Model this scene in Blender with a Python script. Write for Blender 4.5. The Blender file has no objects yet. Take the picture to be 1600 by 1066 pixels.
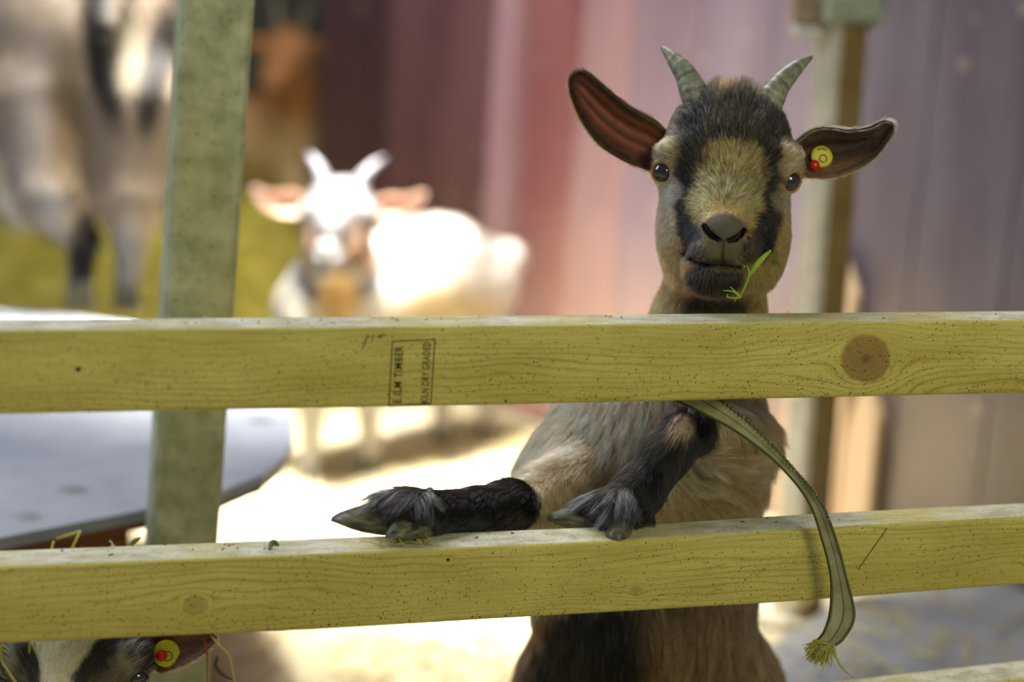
import bpy, math
import numpy as np
from mathutils import Matrix, Vector
from mathutils.kdtree import KDTree

sc = bpy.context.scene
C = sc.collection
rng = np.random.default_rng(7)

# ------------------------------------------------------------------ camera
FP = 2950.0
CAM = np.array([0.0, 0.0, 1.02])
PITCH = math.radians(12.0); ROLL = math.radians(3.8)
FWD = np.array([0, math.cos(PITCH), -math.sin(PITCH)])
R0 = np.array([1.0, 0, 0]); U0 = np.array([0, math.sin(PITCH), math.cos(PITCH)])
RT = math.cos(ROLL) * R0 + math.sin(ROLL) * U0
UP = -math.sin(ROLL) * R0 + math.cos(ROLL) * U0
cd = bpy.data.cameras.new('camera'); cam = bpy.data.objects.new('camera', cd); C.objects.link(cam)
m = Matrix.Identity(4)
for i in range(3):
    m[i][0] = RT[i]; m[i][1] = UP[i]; m[i][2] = -FWD[i]; m[i][3] = CAM[i]
cam.matrix_world = m
cd.sensor_width = 36; cd.lens = FP / 1600 * 36
cd.clip_start = 0.05
cd.dof.use_dof = True; cd.dof.focus_distance = 1.718; cd.dof.aperture_fstop = 2.0
sc.camera = cam

# ------------------------------------------------------------------ light
w = bpy.data.worlds.new('world'); sc.world = w; w.use_nodes = True
w.node_tree.nodes['Background'].inputs[0].default_value = (0.62, 0.70, 0.90, 1)
w.node_tree.nodes['Background'].inputs[1].default_value = 0.22

def area(name, loc, target, sx, sy, power, col, spread=180):
    l = bpy.data.lights.new(name, 'AREA'); l.shape = 'RECTANGLE'; l.size = sx; l.size_y = sy
    l.energy = power; l.color = col; l.spread = math.radians(spread)
    o = bpy.data.objects.new(name, l); C.objects.link(o); o.location = loc
    o.rotation_euler = (Vector(target) - Vector(loc)).to_track_quat('-Z', 'Y').to_euler()
    return o
area('roof_light', (-0.45, 3.35, 2.9), (-0.30, 3.2, 0), 1.5, 1.3, 62, (1.0, 0.95, 0.90))
area('roof_hatch_beam', (-0.42, 3.05, 3.0), (-0.20, 3.25, 0), 0.55, 0.55, 46, (1.0, 0.95, 0.84), 31)
area('left_doorway_light', (-2.6, 2.2, 2.2), (0.2, 1.9, 0.7), 1.0, 1.4, 30, (0.84, 0.91, 1.0))
area('front_lamp', (1.5, -0.9, 2.3), (0.1, 1.7, 0.7), 1.0, 1.0, 34, (1.0, 0.92, 0.50))
sc.view_settings.view_transform = 'Standard'; sc.view_settings.look = 'None'
sc.view_settings.gamma = 1; sc.view_settings.use_curve_mapping = False
sc.view_settings.exposure = 0.0
sc.cycles.use_denoising = True
sc.cycles.max_bounces = 6; sc.cycles.sample_clamp_indirect = 6
sc.cycles_curves.shape = 'THICK'

# ------------------------------------------------------------------ helpers
def P(px, py, d):
    px = np.asarray(px, float); py = np.asarray(py, float); d = np.asarray(d, float)
    k = FWD + ((px - 800) / FP)[..., None] * RT - ((py - 533) / FP)[..., None] * UP
    return CAM + k * d[..., None]
def proj(p):
    q = p - CAM; z = q @ FWD
    return 800 + FP * (q @ RT) / z, 533 - FP * (q @ UP) / z, z
def onplane(px, py, h):                 # meets the horizontal plane z = h
    k = P(px, py, 1.0) - CAM
    return CAM + k * ((h - CAM[2]) / k[..., 2])[..., None]
def lin(c):
    c = np.asarray(c, float) / 255.0
    return np.where(c <= 0.04045, c / 12.92, ((c + 0.055) / 1.055) ** 2.4)
def nrm(v):
    return v / np.maximum(np.linalg.norm(v, axis=-1, keepdims=True), 1e-9)
def vnoise(p, s, seed=0):
    r = np.random.default_rng(seed); o = np.zeros(len(p))
    for i in range(6):
        k = r.normal(size=3) * s; o += np.sin(p @ k + r.uniform(0, 6.28))
    return o / 3.0

def tagit(o, label=None, cat=None, group=None, kind=None):
    if label: o['label'] = label
    if cat: o['category'] = cat
    if group: o['group'] = group
    if kind: o['kind'] = kind
    return o
def empty(name, loc, label, cat, group=None):
    o = bpy.data.objects.new(name, None); C.objects.link(o); o.location = loc
    o.empty_display_size = 0.05
    return tagit(o, label, cat, group)
def obj(name, V, F, mat, parent=None, base=None, smooth=True, cols=None, uv=None):
    """one mesh object; V in world coordinates; its origin is put at base"""
    V = np.asarray(V, float)
    if base is None:
        base = np.array(parent.location) if parent is not None else np.array([V[:, 0].mean(), V[:, 1].mean(), V[:, 2].min()])
    me = bpy.data.meshes.new(name)
    if isinstance(F, np.ndarray):
        n = F.shape[1]; me.vertices.add(len(V)); me.vertices.foreach_set('co', (V - base).ravel())
        me.loops.add(F.size); me.loops.foreach_set('vertex_index', F.ravel().astype(np.int32))
        me.polygons.add(len(F)); me.polygons.foreach_set('loop_start', np.arange(0, F.size, n, dtype=np.int32))
        me.update(calc_edges=True)
    else:
        me.from_pydata((V - base).tolist(), [], F); me.update()
    if smooth: me.polygons.foreach_set('use_smooth', np.ones(len(me.polygons), bool))
    if cols is not None:
        a = me.attributes.new('coat', 'FLOAT_COLOR', 'POINT')
        a.data.foreach_set('color', np.c_[cols, np.ones(len(cols))].ravel().astype(np.float32))
    if uv is not None:
        l = me.uv_layers.new(name='UVMap'); vi = np.zeros(len(me.loops), np.int32)
        me.loops.foreach_get('vertex_index', vi)
        l.data.foreach_set('uv', np.asarray(uv)[vi].ravel().astype(np.float32))
    me.materials.append(mat)
    o = bpy.data.objects.new(name, me); C.objects.link(o)
    if parent is not None:
        o.parent = parent
        pb = np.array(parent.get('_b', (0, 0, 0))) if parent.type != 'EMPTY' else np.array(parent.location)
        o.location = base - pb
    else:
        o.location = base
    BASE[o.name] = base
    return o
BASE = {}
def child(name, V, F, mat, parent, **k):
    """part or sub-part: origin kept at the parent's own origin"""
    b = BASE.get(parent.name, np.array(parent.location))
    o = obj(name, V, F, mat, None, base=np.array(b), **k)
    o.parent = parent; o.location = (0, 0, 0)
    return o

# ---- shapes (all return V, F)
def join(parts):
    V = []; F = []; n = 0
    for v, f in parts:
        V.append(np.asarray(v, float)); F += [tuple(int(i) + n for i in q) for q in f]; n += len(v)
    return np.concatenate(V), F
def box(c, sx, sy, sz, ax=None, bev=0.0):
    """box about c with half sizes; chamfered edges"""
    A = np.eye(3) if ax is None else np.asarray(ax)
    b = bev; V = []; idx = {}
    for i in (-1, 1):
        for j in (-1, 1):
            for k in (-1, 1):
                for t in range(3):
                    h = [sx - b, sy - b, sz - b]; h[t] += b
                    idx[(i, j, k, t)] = len(V); V.append((i * h[0], j * h[1], k * h[2]))
    F = []
    for t in range(3):
        a, bb = [q for q in range(3) if q != t]
        for s in (-1, 1):
            q = []
            for (p1, p2) in ((-1, -1), (1, -1), (1, 1), (-1, 1)):
                e = [0, 0, 0]; e[t] = s; e[a] = p1; e[bb] = p2; q.append(idx[(*e, t)])
            F.append(q if (s > 0) == (t != 1) else q[::-1])
    if b > 0:
        for t in range(3):
            a, bb = [q for q in range(3) if q != t]
            for s1 in (-1, 1):
                for s2 in (-1, 1):
                    e0 = [0, 0, 0]; e0[a] = s1; e0[bb] = s2; e1 = list(e0); e0[t] = -1; e1[t] = 1
                    F.append([idx[(*e0, a)], idx[(*e1, a)], idx[(*e1, bb)], idx[(*e0, bb)]])
        for i in (-1, 1):
            for j in (-1, 1):
                for k in (-1, 1):
                    F.append([idx[(i, j, k, 0)], idx[(i, j, k, 1)], idx[(i, j, k, 2)]])
    V = np.array(V) @ A + np.asarray(c)
    return V, F
def smoothline(pts, n):
    pts = np.asarray(pts, float); m_ = len(pts)
    if m_ < 3:
        t = np.linspace(0, 1, n)[:, None]; return pts[0] * (1 - t) + pts[-1] * t
    e = np.vstack([2 * pts[0] - pts[1], pts, 2 * pts[-1] - pts[-2]])
    t = np.linspace(0, m_ - 1 - 1e-6, n); i = t.astype(int); f = (t - i)[:, None]
    a, b, c, d = e[i], e[i + 1], e[i + 2], e[i + 3]
    return 0.5 * ((2 * b) + (c - a) * f + (2 * a - 5 * b + 4 * c - d) * f ** 2 + (3 * b - a - 3 * c + d) * f ** 3)
def tube(pts, rad, seg=10, cap=True):
    pts = np.asarray(pts, float); n = len(pts); rad = np.broadcast_to(rad, n)
    T = nrm(np.gradient(pts, axis=0)); up = np.array([0, 0, 1.0])
    if abs(T[0] @ up) > 0.9: up = np.array([1.0, 0, 0])
    N = nrm(np.cross(T[0], up)); V = []
    for i in range(n):
        N = nrm(N - T[i] * (N @ T[i])); B = np.cross(T[i], N)
        a = np.linspace(0, 2 * np.pi, seg, endpoint=False)
        V.append(pts[i] + rad[i] * (np.cos(a)[:, None] * N + np.sin(a)[:, None] * B))
    V = np.concatenate(V); F = []
    for i in range(n - 1):
        for j in range(seg):
            F.append((i * seg + j, i * seg + (j + 1) % seg, (i + 1) * seg + (j + 1) % seg, (i + 1) * seg + j))
    if cap: F.append(tuple(range(seg))[::-1]); F.append(tuple(range((n - 1) * seg, n * seg)))
    return V, F
def sheet(G, thick, nv=None):
    """thicken a grid of points (a, b, 3) into a closed shell"""
    a, b = G.shape[:2]
    du = np.gradient(G, axis=0); dv = np.gradient(G, axis=1); N = nrm(np.cross(du, dv))
    th = np.broadcast_to(thick, (a, b))[..., None]
    V = np.concatenate([(G + N * th / 2).reshape(-1, 3), (G - N * th / 2).reshape(-1, 3)]); n = a * b
    i, j = np.meshgrid(np.arange(a - 1), np.arange(b - 1), indexing='ij'); i = i.ravel(); j = j.ravel()
    q = np.stack([i * b + j, (i + 1) * b + j, (i + 1) * b + j + 1, i * b + j + 1], 1)
    F = [tuple(x) for x in q] + [tuple(x[::-1]) for x in q + n]
    rim = [k for k in range(b)] + [k * b + b - 1 for k in range(1, a)] + [(a - 1) * b + k for k in range(b - 2, -1, -1)] + [k * b for k in range(a - 2, 0, -1)]
    for k in range(len(rim)):
        x, y = rim[k], rim[(k + 1) % len(rim)]; F.append((x, y, y + n, x + n))
    return V, F
def extrude_poly(pts, h0, h1):
    n = len(pts); pts = np.asarray(pts)[:, :2]
    V = np.concatenate([np.c_[pts, np.full(n, h0)], np.c_[pts, np.full(n, h1)]])
    F = [tuple(range(n))[::-1], tuple(range(n, 2 * n))] + [(i, (i + 1) % n, (i + 1) % n + n, i + n) for i in range(n)]
    return V, F

# ------------------------------------------------------------------ materials
class NT:
    def __init__(s, name):
        s.m = bpy.data.materials.new(name); s.m.use_nodes = True; s.t = s.m.node_tree; s.n = s.t.nodes; s.l = s.t.links
        s.b = s.n['Principled BSDF']; s.out = s.n['Material Output']
    def put(s, sock, v):
        if isinstance(v, (int, float)): sock.default_value = v
        elif isinstance(v, (tuple, list, np.ndarray)):
            v = tuple(float(x) for x in v); sock.default_value = v if len(v) == len(sock.default_value) else (*v, 1.0)
        else: s.l.new(v, sock)
    def math(s, op, a, b=0.0, c=None, clamp=False):
        n = s.n.new('ShaderNodeMath'); n.operation = op; n.use_clamp = clamp
        s.put(n.inputs[0], a); s.put(n.inputs[1], b)
        if c is not None: s.put(n.inputs[2], c)
        return n.outputs[0]
    def mix(s, f, a, b, mode='MIX'):
        n = s.n.new('ShaderNodeMix'); n.data_type = 'RGBA'; n.blend_type = mode
        s.put(n.inputs[0], f); s.put(n.inputs[6], a); s.put(n.inputs[7], b); return n.outputs[2]
    def co(s, which='Object'):
        return s.n.new('ShaderNodeTexCoord').outputs[which]
    def map(s, v, scale=(1, 1, 1), loc=(0, 0, 0), rot=(0, 0, 0)):
        n = s.n.new('ShaderNodeMapping'); s.put(n.inputs[0], v); n.inputs[1].default_value = loc
        n.inputs[2].default_value = rot; n.inputs[3].default_value = scale; return n.outputs[0]
    def noise(s, v, scale=5, det=3, rough=0.5, dist=0.0):
        n = s.n.new('ShaderNodeTexNoise'); s.put(n.inputs['Vector'], v); n.inputs['Scale'].default_value = scale
        n.inputs['Detail'].default_value = det; n.inputs['Roughness'].default_value = rough
        n.inputs['Distortion'].default_value = dist; return n.outputs['Fac']
    def vor(s, v, scale=5, out='Distance', rnd=1.0):
        n = s.n.new('ShaderNodeTexVoronoi'); s.put(n.inputs['Vector'], v); n.inputs['Scale'].default_value = scale
        n.inputs['Randomness'].default_value = rnd; return n.outputs[out]
    def ramp(s, f, stops):
        n = s.n.new('ShaderNodeValToRGB'); s.put(n.inputs[0], f); e = n.color_ramp.elements
        while len(e) < len(stops): e.new(0.5)
        for i, (p, c) in enumerate(stops):
            e[i].position = p
            c = (c, c, c) if isinstance(c, (int, float)) else c
            e[i].color = (*[float(x) for x in c], 1)
        return n.outputs[0]
    def sep(s, v):
        n = s.n.new('ShaderNodeSeparateXYZ'); s.put(n.inputs[0], v); return n.outputs
    def comb(s, x, y, z=0.0):
        n = s.n.new('ShaderNodeCombineXYZ'); s.put(n.inputs[0], x); s.put(n.inputs[1], y); s.put(n.inputs[2], z); return n.outputs[0]
    def bump(s, h, strength=0.3, dist=0.002):
        n = s.n.new('ShaderNodeBump'); n.inputs['Strength'].default_value = strength; n.inputs['Distance'].default_value = dist
        s.put(n.inputs['Height'], h); s.l.new(n.outputs[0], s.b.inputs['Normal'])
    def fin(s, col, rough=0.6, spec=0.5, **k):
        s.put(s.b.inputs['Base Color'], col); s.put(s.b.inputs['Roughness'], rough)
        s.b.inputs['Specular IOR Level'].default_value = spec
        for a, v in k.items(): s.put(s.b.inputs[a.replace('_', ' ')], v)
        return s.m

def mat_mottled(name, c1, c2, scale=6, rough=0.7, spec=0.3, stretch=(1, 1, 1), bump=0.2, det=4, c3=None, spots=40, **k):
    t = NT(name); v = t.map(t.co(), scale=stretch)
    f = t.noise(v, scale, det, 0.6)
    col = t.ramp(f, [(0.32, lin(c1)), (0.68, lin(c2))])
    if c3 is not None:
        d = t.vor(v, spots); msk = t.ramp(d, [(0.10, 1.0), (0.22, 0.0)])
        sel = t.ramp(t.noise(v, spots * 0.4, 1), [(0.5, 0.0), (0.62, 1.0)])
        col = t.mix(t.math('MULTIPLY', msk, sel), col, lin(c3))
    if bump: t.bump(f, bump, 0.003)
    return t.fin(col, rough, spec, **k)

def mat_wood(name, knots, seed, light, dark, diag=None):
    """planed rail; UV in metres: u along, v down the front face (top face has v < 0)"""
    t = NT(name); uv = t.sep(t.co('UV')); u, v = uv[0], uv[1]
    psi = v
    for (ku, kv, kr) in knots:
        du = t.math('SUBTRACT', u, ku); dv = t.math('SUBTRACT', v, kv)
        d2 = t.math('ADD', t.math('MULTIPLY', t.math('MULTIPLY', du, du), 0.55), t.math('MULTIPLY', dv, dv))
        w_ = t.math('DIVIDE', kr * kr, t.math('ADD', d2, kr * kr * 0.25))
        psi = t.math('SUBTRACT', psi, t.math('MULTIPLY', dv, w_))
    wob = t.noise(t.comb(t.math('MULTIPLY', u, 3.0), t.math('MULTIPLY', v, 14.0), seed), 1.0, 3, 0.55)
    psi2 = t.math('ADD', psi, t.math('MULTIPLY', wob, 0.055))
    ring = t.math('FRACT', t.math('MULTIPLY', psi2, 165.0))
    ring = t.ramp(ring, [(0.0, 1.0), (0.16, 0.25), (0.5, 0.0), (0.86, 0.2), (1.0, 1.0)])
    vis = t.ramp(t.noise(t.comb(t.math('MULTIPLY', u, 5.0), t.math('MULTIPLY', v, 40.0), seed + 3), 1.0, 2), [(0.35, 0.25), (0.65, 1.0)])
    ring = t.math('MULTIPLY', ring, vis)
    fine = t.noise(t.comb(t.math('MULTIPLY', u, 60.0), t.math('MULTIPLY', psi, 1400.0), seed), 1.0, 2)
    big = t.noise(t.comb(t.math('MULTIPLY', u, 9.0), t.math('MULTIPLY', v, 30.0), seed + 9), 1.0, 3)
    col = t.mix(t.ramp(big, [(0.35, 0.0), (0.7, 1.0)]), lin(light), lin(np.array(light) * np.array([0.90, 0.88, 0.78])))
    col = t.mix(t.math('MULTIPLY', ring, 0.62), col, lin(dark))
    col = t.mix(t.math('MULTIPLY', t.ramp(fine, [(0.35, 1.0), (0.6, 0.0)]), 0.20), col, lin(dark))
    for (ku, kv, kr) in knots:
        du = t.math('SUBTRACT', u, ku); dv = t.math('SUBTRACT', v, kv)
        wj = t.math('MULTIPLY', t.math('SUBTRACT', t.noise(t.comb(u, v, seed), 60.0, 2), 0.5), kr * 0.2)
        d = t.math('ADD', t.math('SQRT', t.math('ADD', t.math('MULTIPLY', du, du), t.math('MULTIPLY', dv, dv))), wj)
        dn = t.math('DIVIDE', d, kr)
        rr = t.math('FRACT', t.math('MULTIPLY', d, 420.0))
        kc = t.mix(t.ramp(rr, [(0.0, 0.75), (0.5, 0.0), (1.0, 0.75)]), lin((176, 144, 84)), lin((132, 102, 56)))
        kc = t.mix(t.ramp(dn, [(0.0, 0.85), (0.25, 0.2), (1.0, 0.0)]), kc, lin((66, 44, 22)))
        if kr < 0.006: kc = lin((52, 34, 20))
        soft = 0.93 if kr > 0.006 else 0.7
        amt = 0.9 if kr > 0.02 or kr < 0.006 else 0.38
        col = t.mix(t.math('MULTIPLY', t.ramp(dn, [(soft, 1.0), (1.0, 0.12 if kr > 0.006 else 0.0), ]), amt if kr > .006 else 1.0), col, kc) if kr <= 0.006 else \
              t.mix(t.math('MULTIPLY', t.ramp(dn, [(0.0, 1.0), (0.86, 1.0), (1.0, 0.0)]), amt), col, kc)
    if diag:
        (u0, v0, u1, v1) = diag
        L = math.hypot(u1 - u0, v1 - v0); nx, ny = -(v1 - v0) / L, (u1 - u0) / L
        dd = t.math('ABSOLUTE', t.math('ADD', t.math('MULTIPLY', t.math('SUBTRACT', u, u0), nx), t.math('MULTIPLY', t.math('SUBTRACT', v, v0), ny)))
        al = t.math('ADD', t.math('MULTIPLY', t.math('SUBTRACT', u, u0), (u1 - u0) / L / L), t.math('MULTIPLY', t.math('SUBTRACT', v, v0), (v1 - v0) / L / L))
        msk = t.math('MULTIPLY', t.ramp(t.math('MULTIPLY', dd, 1000.0), [(0.5, 1.0), (1.0, 0.0)]),
                     t.math('MULTIPLY', t.math('GREATER_THAN', al, 0.0), t.math('LESS_THAN', al, 1.0)))
        col = t.mix(t.math('MULTIPLY', msk, 0.75), col, lin((60, 50, 24)))
    # fly specks and dirt dots, clustered, denser towards the lower edge
    cl = t.noise(t.comb(t.math('MULTIPLY', u, 22.0), t.math('MULTIPLY', v, 60.0), seed + 5), 1.0, 2)
    for sca, th, thr in ((300, 0.27, 0.46), (560, 0.33, 0.43)):
        vv = t.comb(t.math('ADD', u, t.math('MULTIPLY', v, 0.5)), t.math('MULTIPLY', v, 1.25), seed)
        d = t.vor(vv, sca); rc = t.sep(t.vor(vv, sca, 'Color'))[0]
        dens = t.math('ADD', cl, t.math('MULTIPLY', v, 1.7))
        on = t.math('GREATER_THAN', t.math('ADD', t.math('MULTIPLY', rc, 0.55), t.math('MULTIPLY', dens, 0.45)), thr + 0.27)
        size = t.math('MULTIPLY', rc, th)
        dot = t.math('MULTIPLY', on, t.math('LESS_THAN', d, size))
        col = t.mix(t.math('MULTIPLY', dot, 0.92), col, lin((52, 34, 16)))
    # slightly dusty top face; pale sky light is painted into its colour
    top = t.math('LESS_THAN', v, -0.004)
    dust_sky = t.noise(t.comb(t.math('MULTIPLY', u, 30.0), t.math('MULTIPLY', v, 60.0), seed + 2), 1.0, 5, 0.65)
    tc = t.mix(t.ramp(dust_sky, [(0.38, 0.0), (0.62, 1.0)]), lin((226, 226, 212)), lin((184, 182, 152)))
    tc = t.mix(t.ramp(t.noise(t.comb(t.math('MULTIPLY', u, 240.0), t.math('MULTIPLY', v, 400.0), seed), 1.0, 2), [(0.30, 0.8), (0.38, 0.0)]), tc, lin((95, 84, 50)))
    patch = t.ramp(t.noise(t.comb(t.math('MULTIPLY', u, 6.0), 0.0, seed + 2), 1.0, 2), [(0.45, 1.0), (0.6, 0.35)])
    col = t.mix(t.math('MULTIPLY', top, patch), col, tc)
    t.bump(t.math('SUBTRACT', fine, t.math('MULTIPLY', ring, 0.8)), 0.12, 0.0006)
    return t.fin(col, 0.62, 0.3)

def mat_coat(name, rough=0.65):
    t = NT(name); a = t.n.new('ShaderNodeAttribute'); a.attribute_name = 'coat'
    f = t.noise(t.co(), 260, 3, 0.6)
    col = t.mix(0.5, a.outputs['Color'], t.mix(f, (0, 0, 0), a.outputs['Color']), 'MIX')
    t.bump(f, 0.25, 0.001)
    return t.fin(col, rough, 0.35)
def mat_fur(name, rough=0.32):
    t = NT(name); a = t.n.new('ShaderNodeAttribute'); a.attribute_name = 'coat'
    h = t.n.new('ShaderNodeBsdfHairPrincipled'); h.parametrization = 'COLOR'
    t.l.new(a.outputs['Color'], h.inputs['Color']); h.inputs['Roughness'].default_value = rough
    h.inputs['Radial Roughness'].default_value = 0.55
    t.l.new(h.outputs[0], t.out.inputs['Surface']); return t.m
M_COAT = mat_coat('goat_skin'); M_FUR = mat_fur('goat_fur')

# ------------------------------------------------------------------ signed distance modelling
class Body:
    def __init__(s): s.pr = []
    def cap(s, a, b, ra, rb, k=0.012, sub=False): s.pr.append(('c', np.array(a, float), np.array(b, float), ra, rb, k, sub)); return s
    def ell(s, c, r, A=None, k=0.012, sub=False):
        A = np.stack([RT, UP, -FWD]) if A is None else A
        s.pr.append(('e', np.array(c, float), A, np.array(r, float), None, k, sub)); return s
    def tor(s, c, n, R, r, k=0.003): s.pr.append(('t', np.array(c, float), nrm(np.array(n, float)), R, r, k, False)); return s
    def move(s, T):                       # similarity transform (R, s, t)
        R, sc_, tr = T; o = Body()
        for q in s.pr:
            if q[0] == 'c': o.pr.append(('c', R @ q[1] * sc_ + tr, R @ q[2] * sc_ + tr, q[3] * sc_, q[4] * sc_, q[5] * sc_, q[6]))
            elif q[0] == 'e': o.pr.append(('e', R @ q[1] * sc_ + tr, q[2] @ R.T, q[3] * sc_, None, q[5] * sc_, q[6]))
            else: o.pr.append(('t', R @ q[1] * sc_ + tr, R @ q[2], q[3] * sc_, q[4] * sc_, q[5] * sc_, q[6]))
        return o
    @staticmethod
    def d1(q, p):
        if q[0] == 'c':
            a, b = q[1], q[2]; ba = b - a; pa = p - a
            h = np.clip(pa @ ba / (ba @ ba), 0, 1)
            return np.sqrt(((pa - h[:, None] * ba) ** 2).sum(1)) - (q[3] + (q[4] - q[3]) * h)
        if q[0] == 'e':
            x = (p - q[1]) @ q[2].T; k0 = np.sqrt(((x / q[3]) ** 2).sum(1)); k1 = np.sqrt(((x / q[3] ** 2) ** 2).sum(1))
            return k0 * (k0 - 1) / np.maximum(k1, 1e-6)
        x = p - q[1]; z = x @ q[2]; r = np.sqrt(np.maximum((x ** 2).sum(1) - z * z, 0))
        return np.sqrt((r - q[3]) ** 2 + z * z) - q[4]
    def f(s, p, sel=None):
        d = None
        for i, q in enumerate(s.pr):
            if sel is not None and i not in sel: continue
            e = s.d1(q, p); k = q[5]
            if d is None: d = e if not q[6] else np.full(len(p), 1.0); continue
            if q[6]: h = np.maximum(k - np.abs(d + e), 0) / k; d = np.maximum(d, -e) + h * h * k * 0.25
            else: h = np.maximum(k - np.abs(d - e), 0) / k; d = np.minimum(d, e) - h * h * k * 0.25
        return d
    def bounds(s):
        lo = np.full(3, 9e9); hi = -lo
        for q in s.pr:
            if q[6] : continue
            if q[0] == 'c':
                for c, r in ((q[1], q[3]), (q[2], q[4])): lo = np.minimum(lo, c - r); hi = np.maximum(hi, c + r)
            elif q[0] == 'e':
                r = np.sqrt((q[2] ** 2 * (q[3][:, None] ** 2)).sum(0)); lo = np.minimum(lo, q[1] - r); hi = np.maximum(hi, q[1] + r)
        return lo - 0.015, hi + 0.015
    def mesh(s, h):
        lo, hi = s.bounds(); B = 14
        nb = np.ceil((hi - lo) / (h * B)).astype(int); n = nb * B + 1
        G = np.full(n, 1.0, np.float32); Rb = h * B * 0.87
        cg = np.stack(np.meshgrid(*[(np.arange(k) + 0.5) * h * B + l for k, l in zip(nb, lo)], indexing='ij'), -1).reshape(-1, 3)
        D = np.stack([s.d1(q, cg) for q in s.pr], 1); tot = s.f(cg)
        add = np.array([not q[6] for q in s.pr]); dmin = np.where(add, D, 9e9).min(1)
        kk = np.array([q[5] for q in s.pr])
        off = np.stack(np.meshgrid(*[np.arange(B + 1)] * 3, indexing='ij'), -1).reshape(-1, 3)
        for bi in range(len(cg)):
            i, j, k = np.unravel_index(bi, nb); sl = (slice(i * B, i * B + B + 1), slice(j * B, j * B + B + 1), slice(k * B, k * B + B + 1))
            if abs(tot[bi]) > Rb * 1.9 + 0.01:
                if tot[bi] < 0: G[sl] = np.minimum(G[sl], -1.0)
                continue
            sel = set(np.nonzero(np.where(add, D[bi] < dmin[bi] + 2.2 * Rb + kk, D[bi] < Rb * 1.5 + kk))[0])
            p = lo + (off + np.array([i, j, k]) * B) * h
            G[sl] = s.f(p, sel).reshape(B + 1, B + 1, B + 1)
        S = G < 0
        c = np.zeros(n - 1, np.uint8)
        for di in (0, 1):
            for dj in (0, 1):
                for dk in (0, 1): c += S[di:n[0] - 1 + di, dj:n[1] - 1 + dj, dk:n[2] - 1 + dk]
        act = (c > 0) & (c < 8); I = np.argwhere(act); idx = np.full(n - 1, -1, np.int64); idx[act] = np.arange(len(I))
        acc = np.zeros((len(I), 3)); cnt = np.zeros(len(I))
        cor = [(a, b, d) for a in (0, 1) for b in (0, 1) for d in (0, 1)]
        val = {q: G[I[:, 0] + q[0], I[:, 1] + q[1], I[:, 2] + q[2]] for q in cor}
        for a in cor:
            for ax in range(3):
                if a[ax]: continue
                b = list(a); b[ax] = 1; b = tuple(b); va, vb = val[a], val[b]; m_ = (va < 0) != (vb < 0)
                t = np.where(m_, va / np.where(m_, va - vb, 1), 0)
                q = np.array(a, float)[None] + 0.0 * acc; q[:, ax] = t
                acc += q * m_[:, None]; cnt += m_
        V = lo + (I + acc / cnt[:, None]) * h
        Fs = []
        for ax in range(3):
            a1, a2 = (ax + 1) % 3, (ax + 2) % 3
            s0 = [slice(1, n[q] - 1) for q in range(3)]; s1 = list(s0); s0[ax] = slice(0, n[ax] - 1); s1[ax] = slice(1, n[ax])
            A_, B_ = S[tuple(s0)], S[tuple(s1)]; E = np.argwhere(A_ != B_); fl = A_[A_ != B_]
            E = E + 1; E[:, ax] -= 1
            def cell(d1_, d2_):
                q = E.copy(); q[:, a1] -= d1_; q[:, a2] -= d2_; return idx[q[:, 0], q[:, 1], q[:, 2]]
            Q = np.stack([cell(1, 1), cell(0, 1), cell(0, 0), cell(1, 0)], 1)
            Q[~fl] = Q[~fl][:, ::-1]; Fs.append(Q)
        F = np.concatenate(Fs)
        return V, F[(F >= 0).all(1)]
    def grad(s, p, e=5e-4):
        g = np.stack([s.f(p + np.eye(3)[i] * e) - s.f(p - np.eye(3)[i] * e) for i in range(3)], 1); return nrm(g)
    def hit(s, px, py, d0=1.55, d1=2.2):
        px = np.atleast_1d(np.asarray(px, float)); py = np.atleast_1d(np.asarray(py, float)); d = np.full(len(px), d0)
        for _ in range(90): d += np.clip(s.f(P(px, py, d)) * 0.8, -0.01, 0.05)
        return P(px, py, d)

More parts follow.
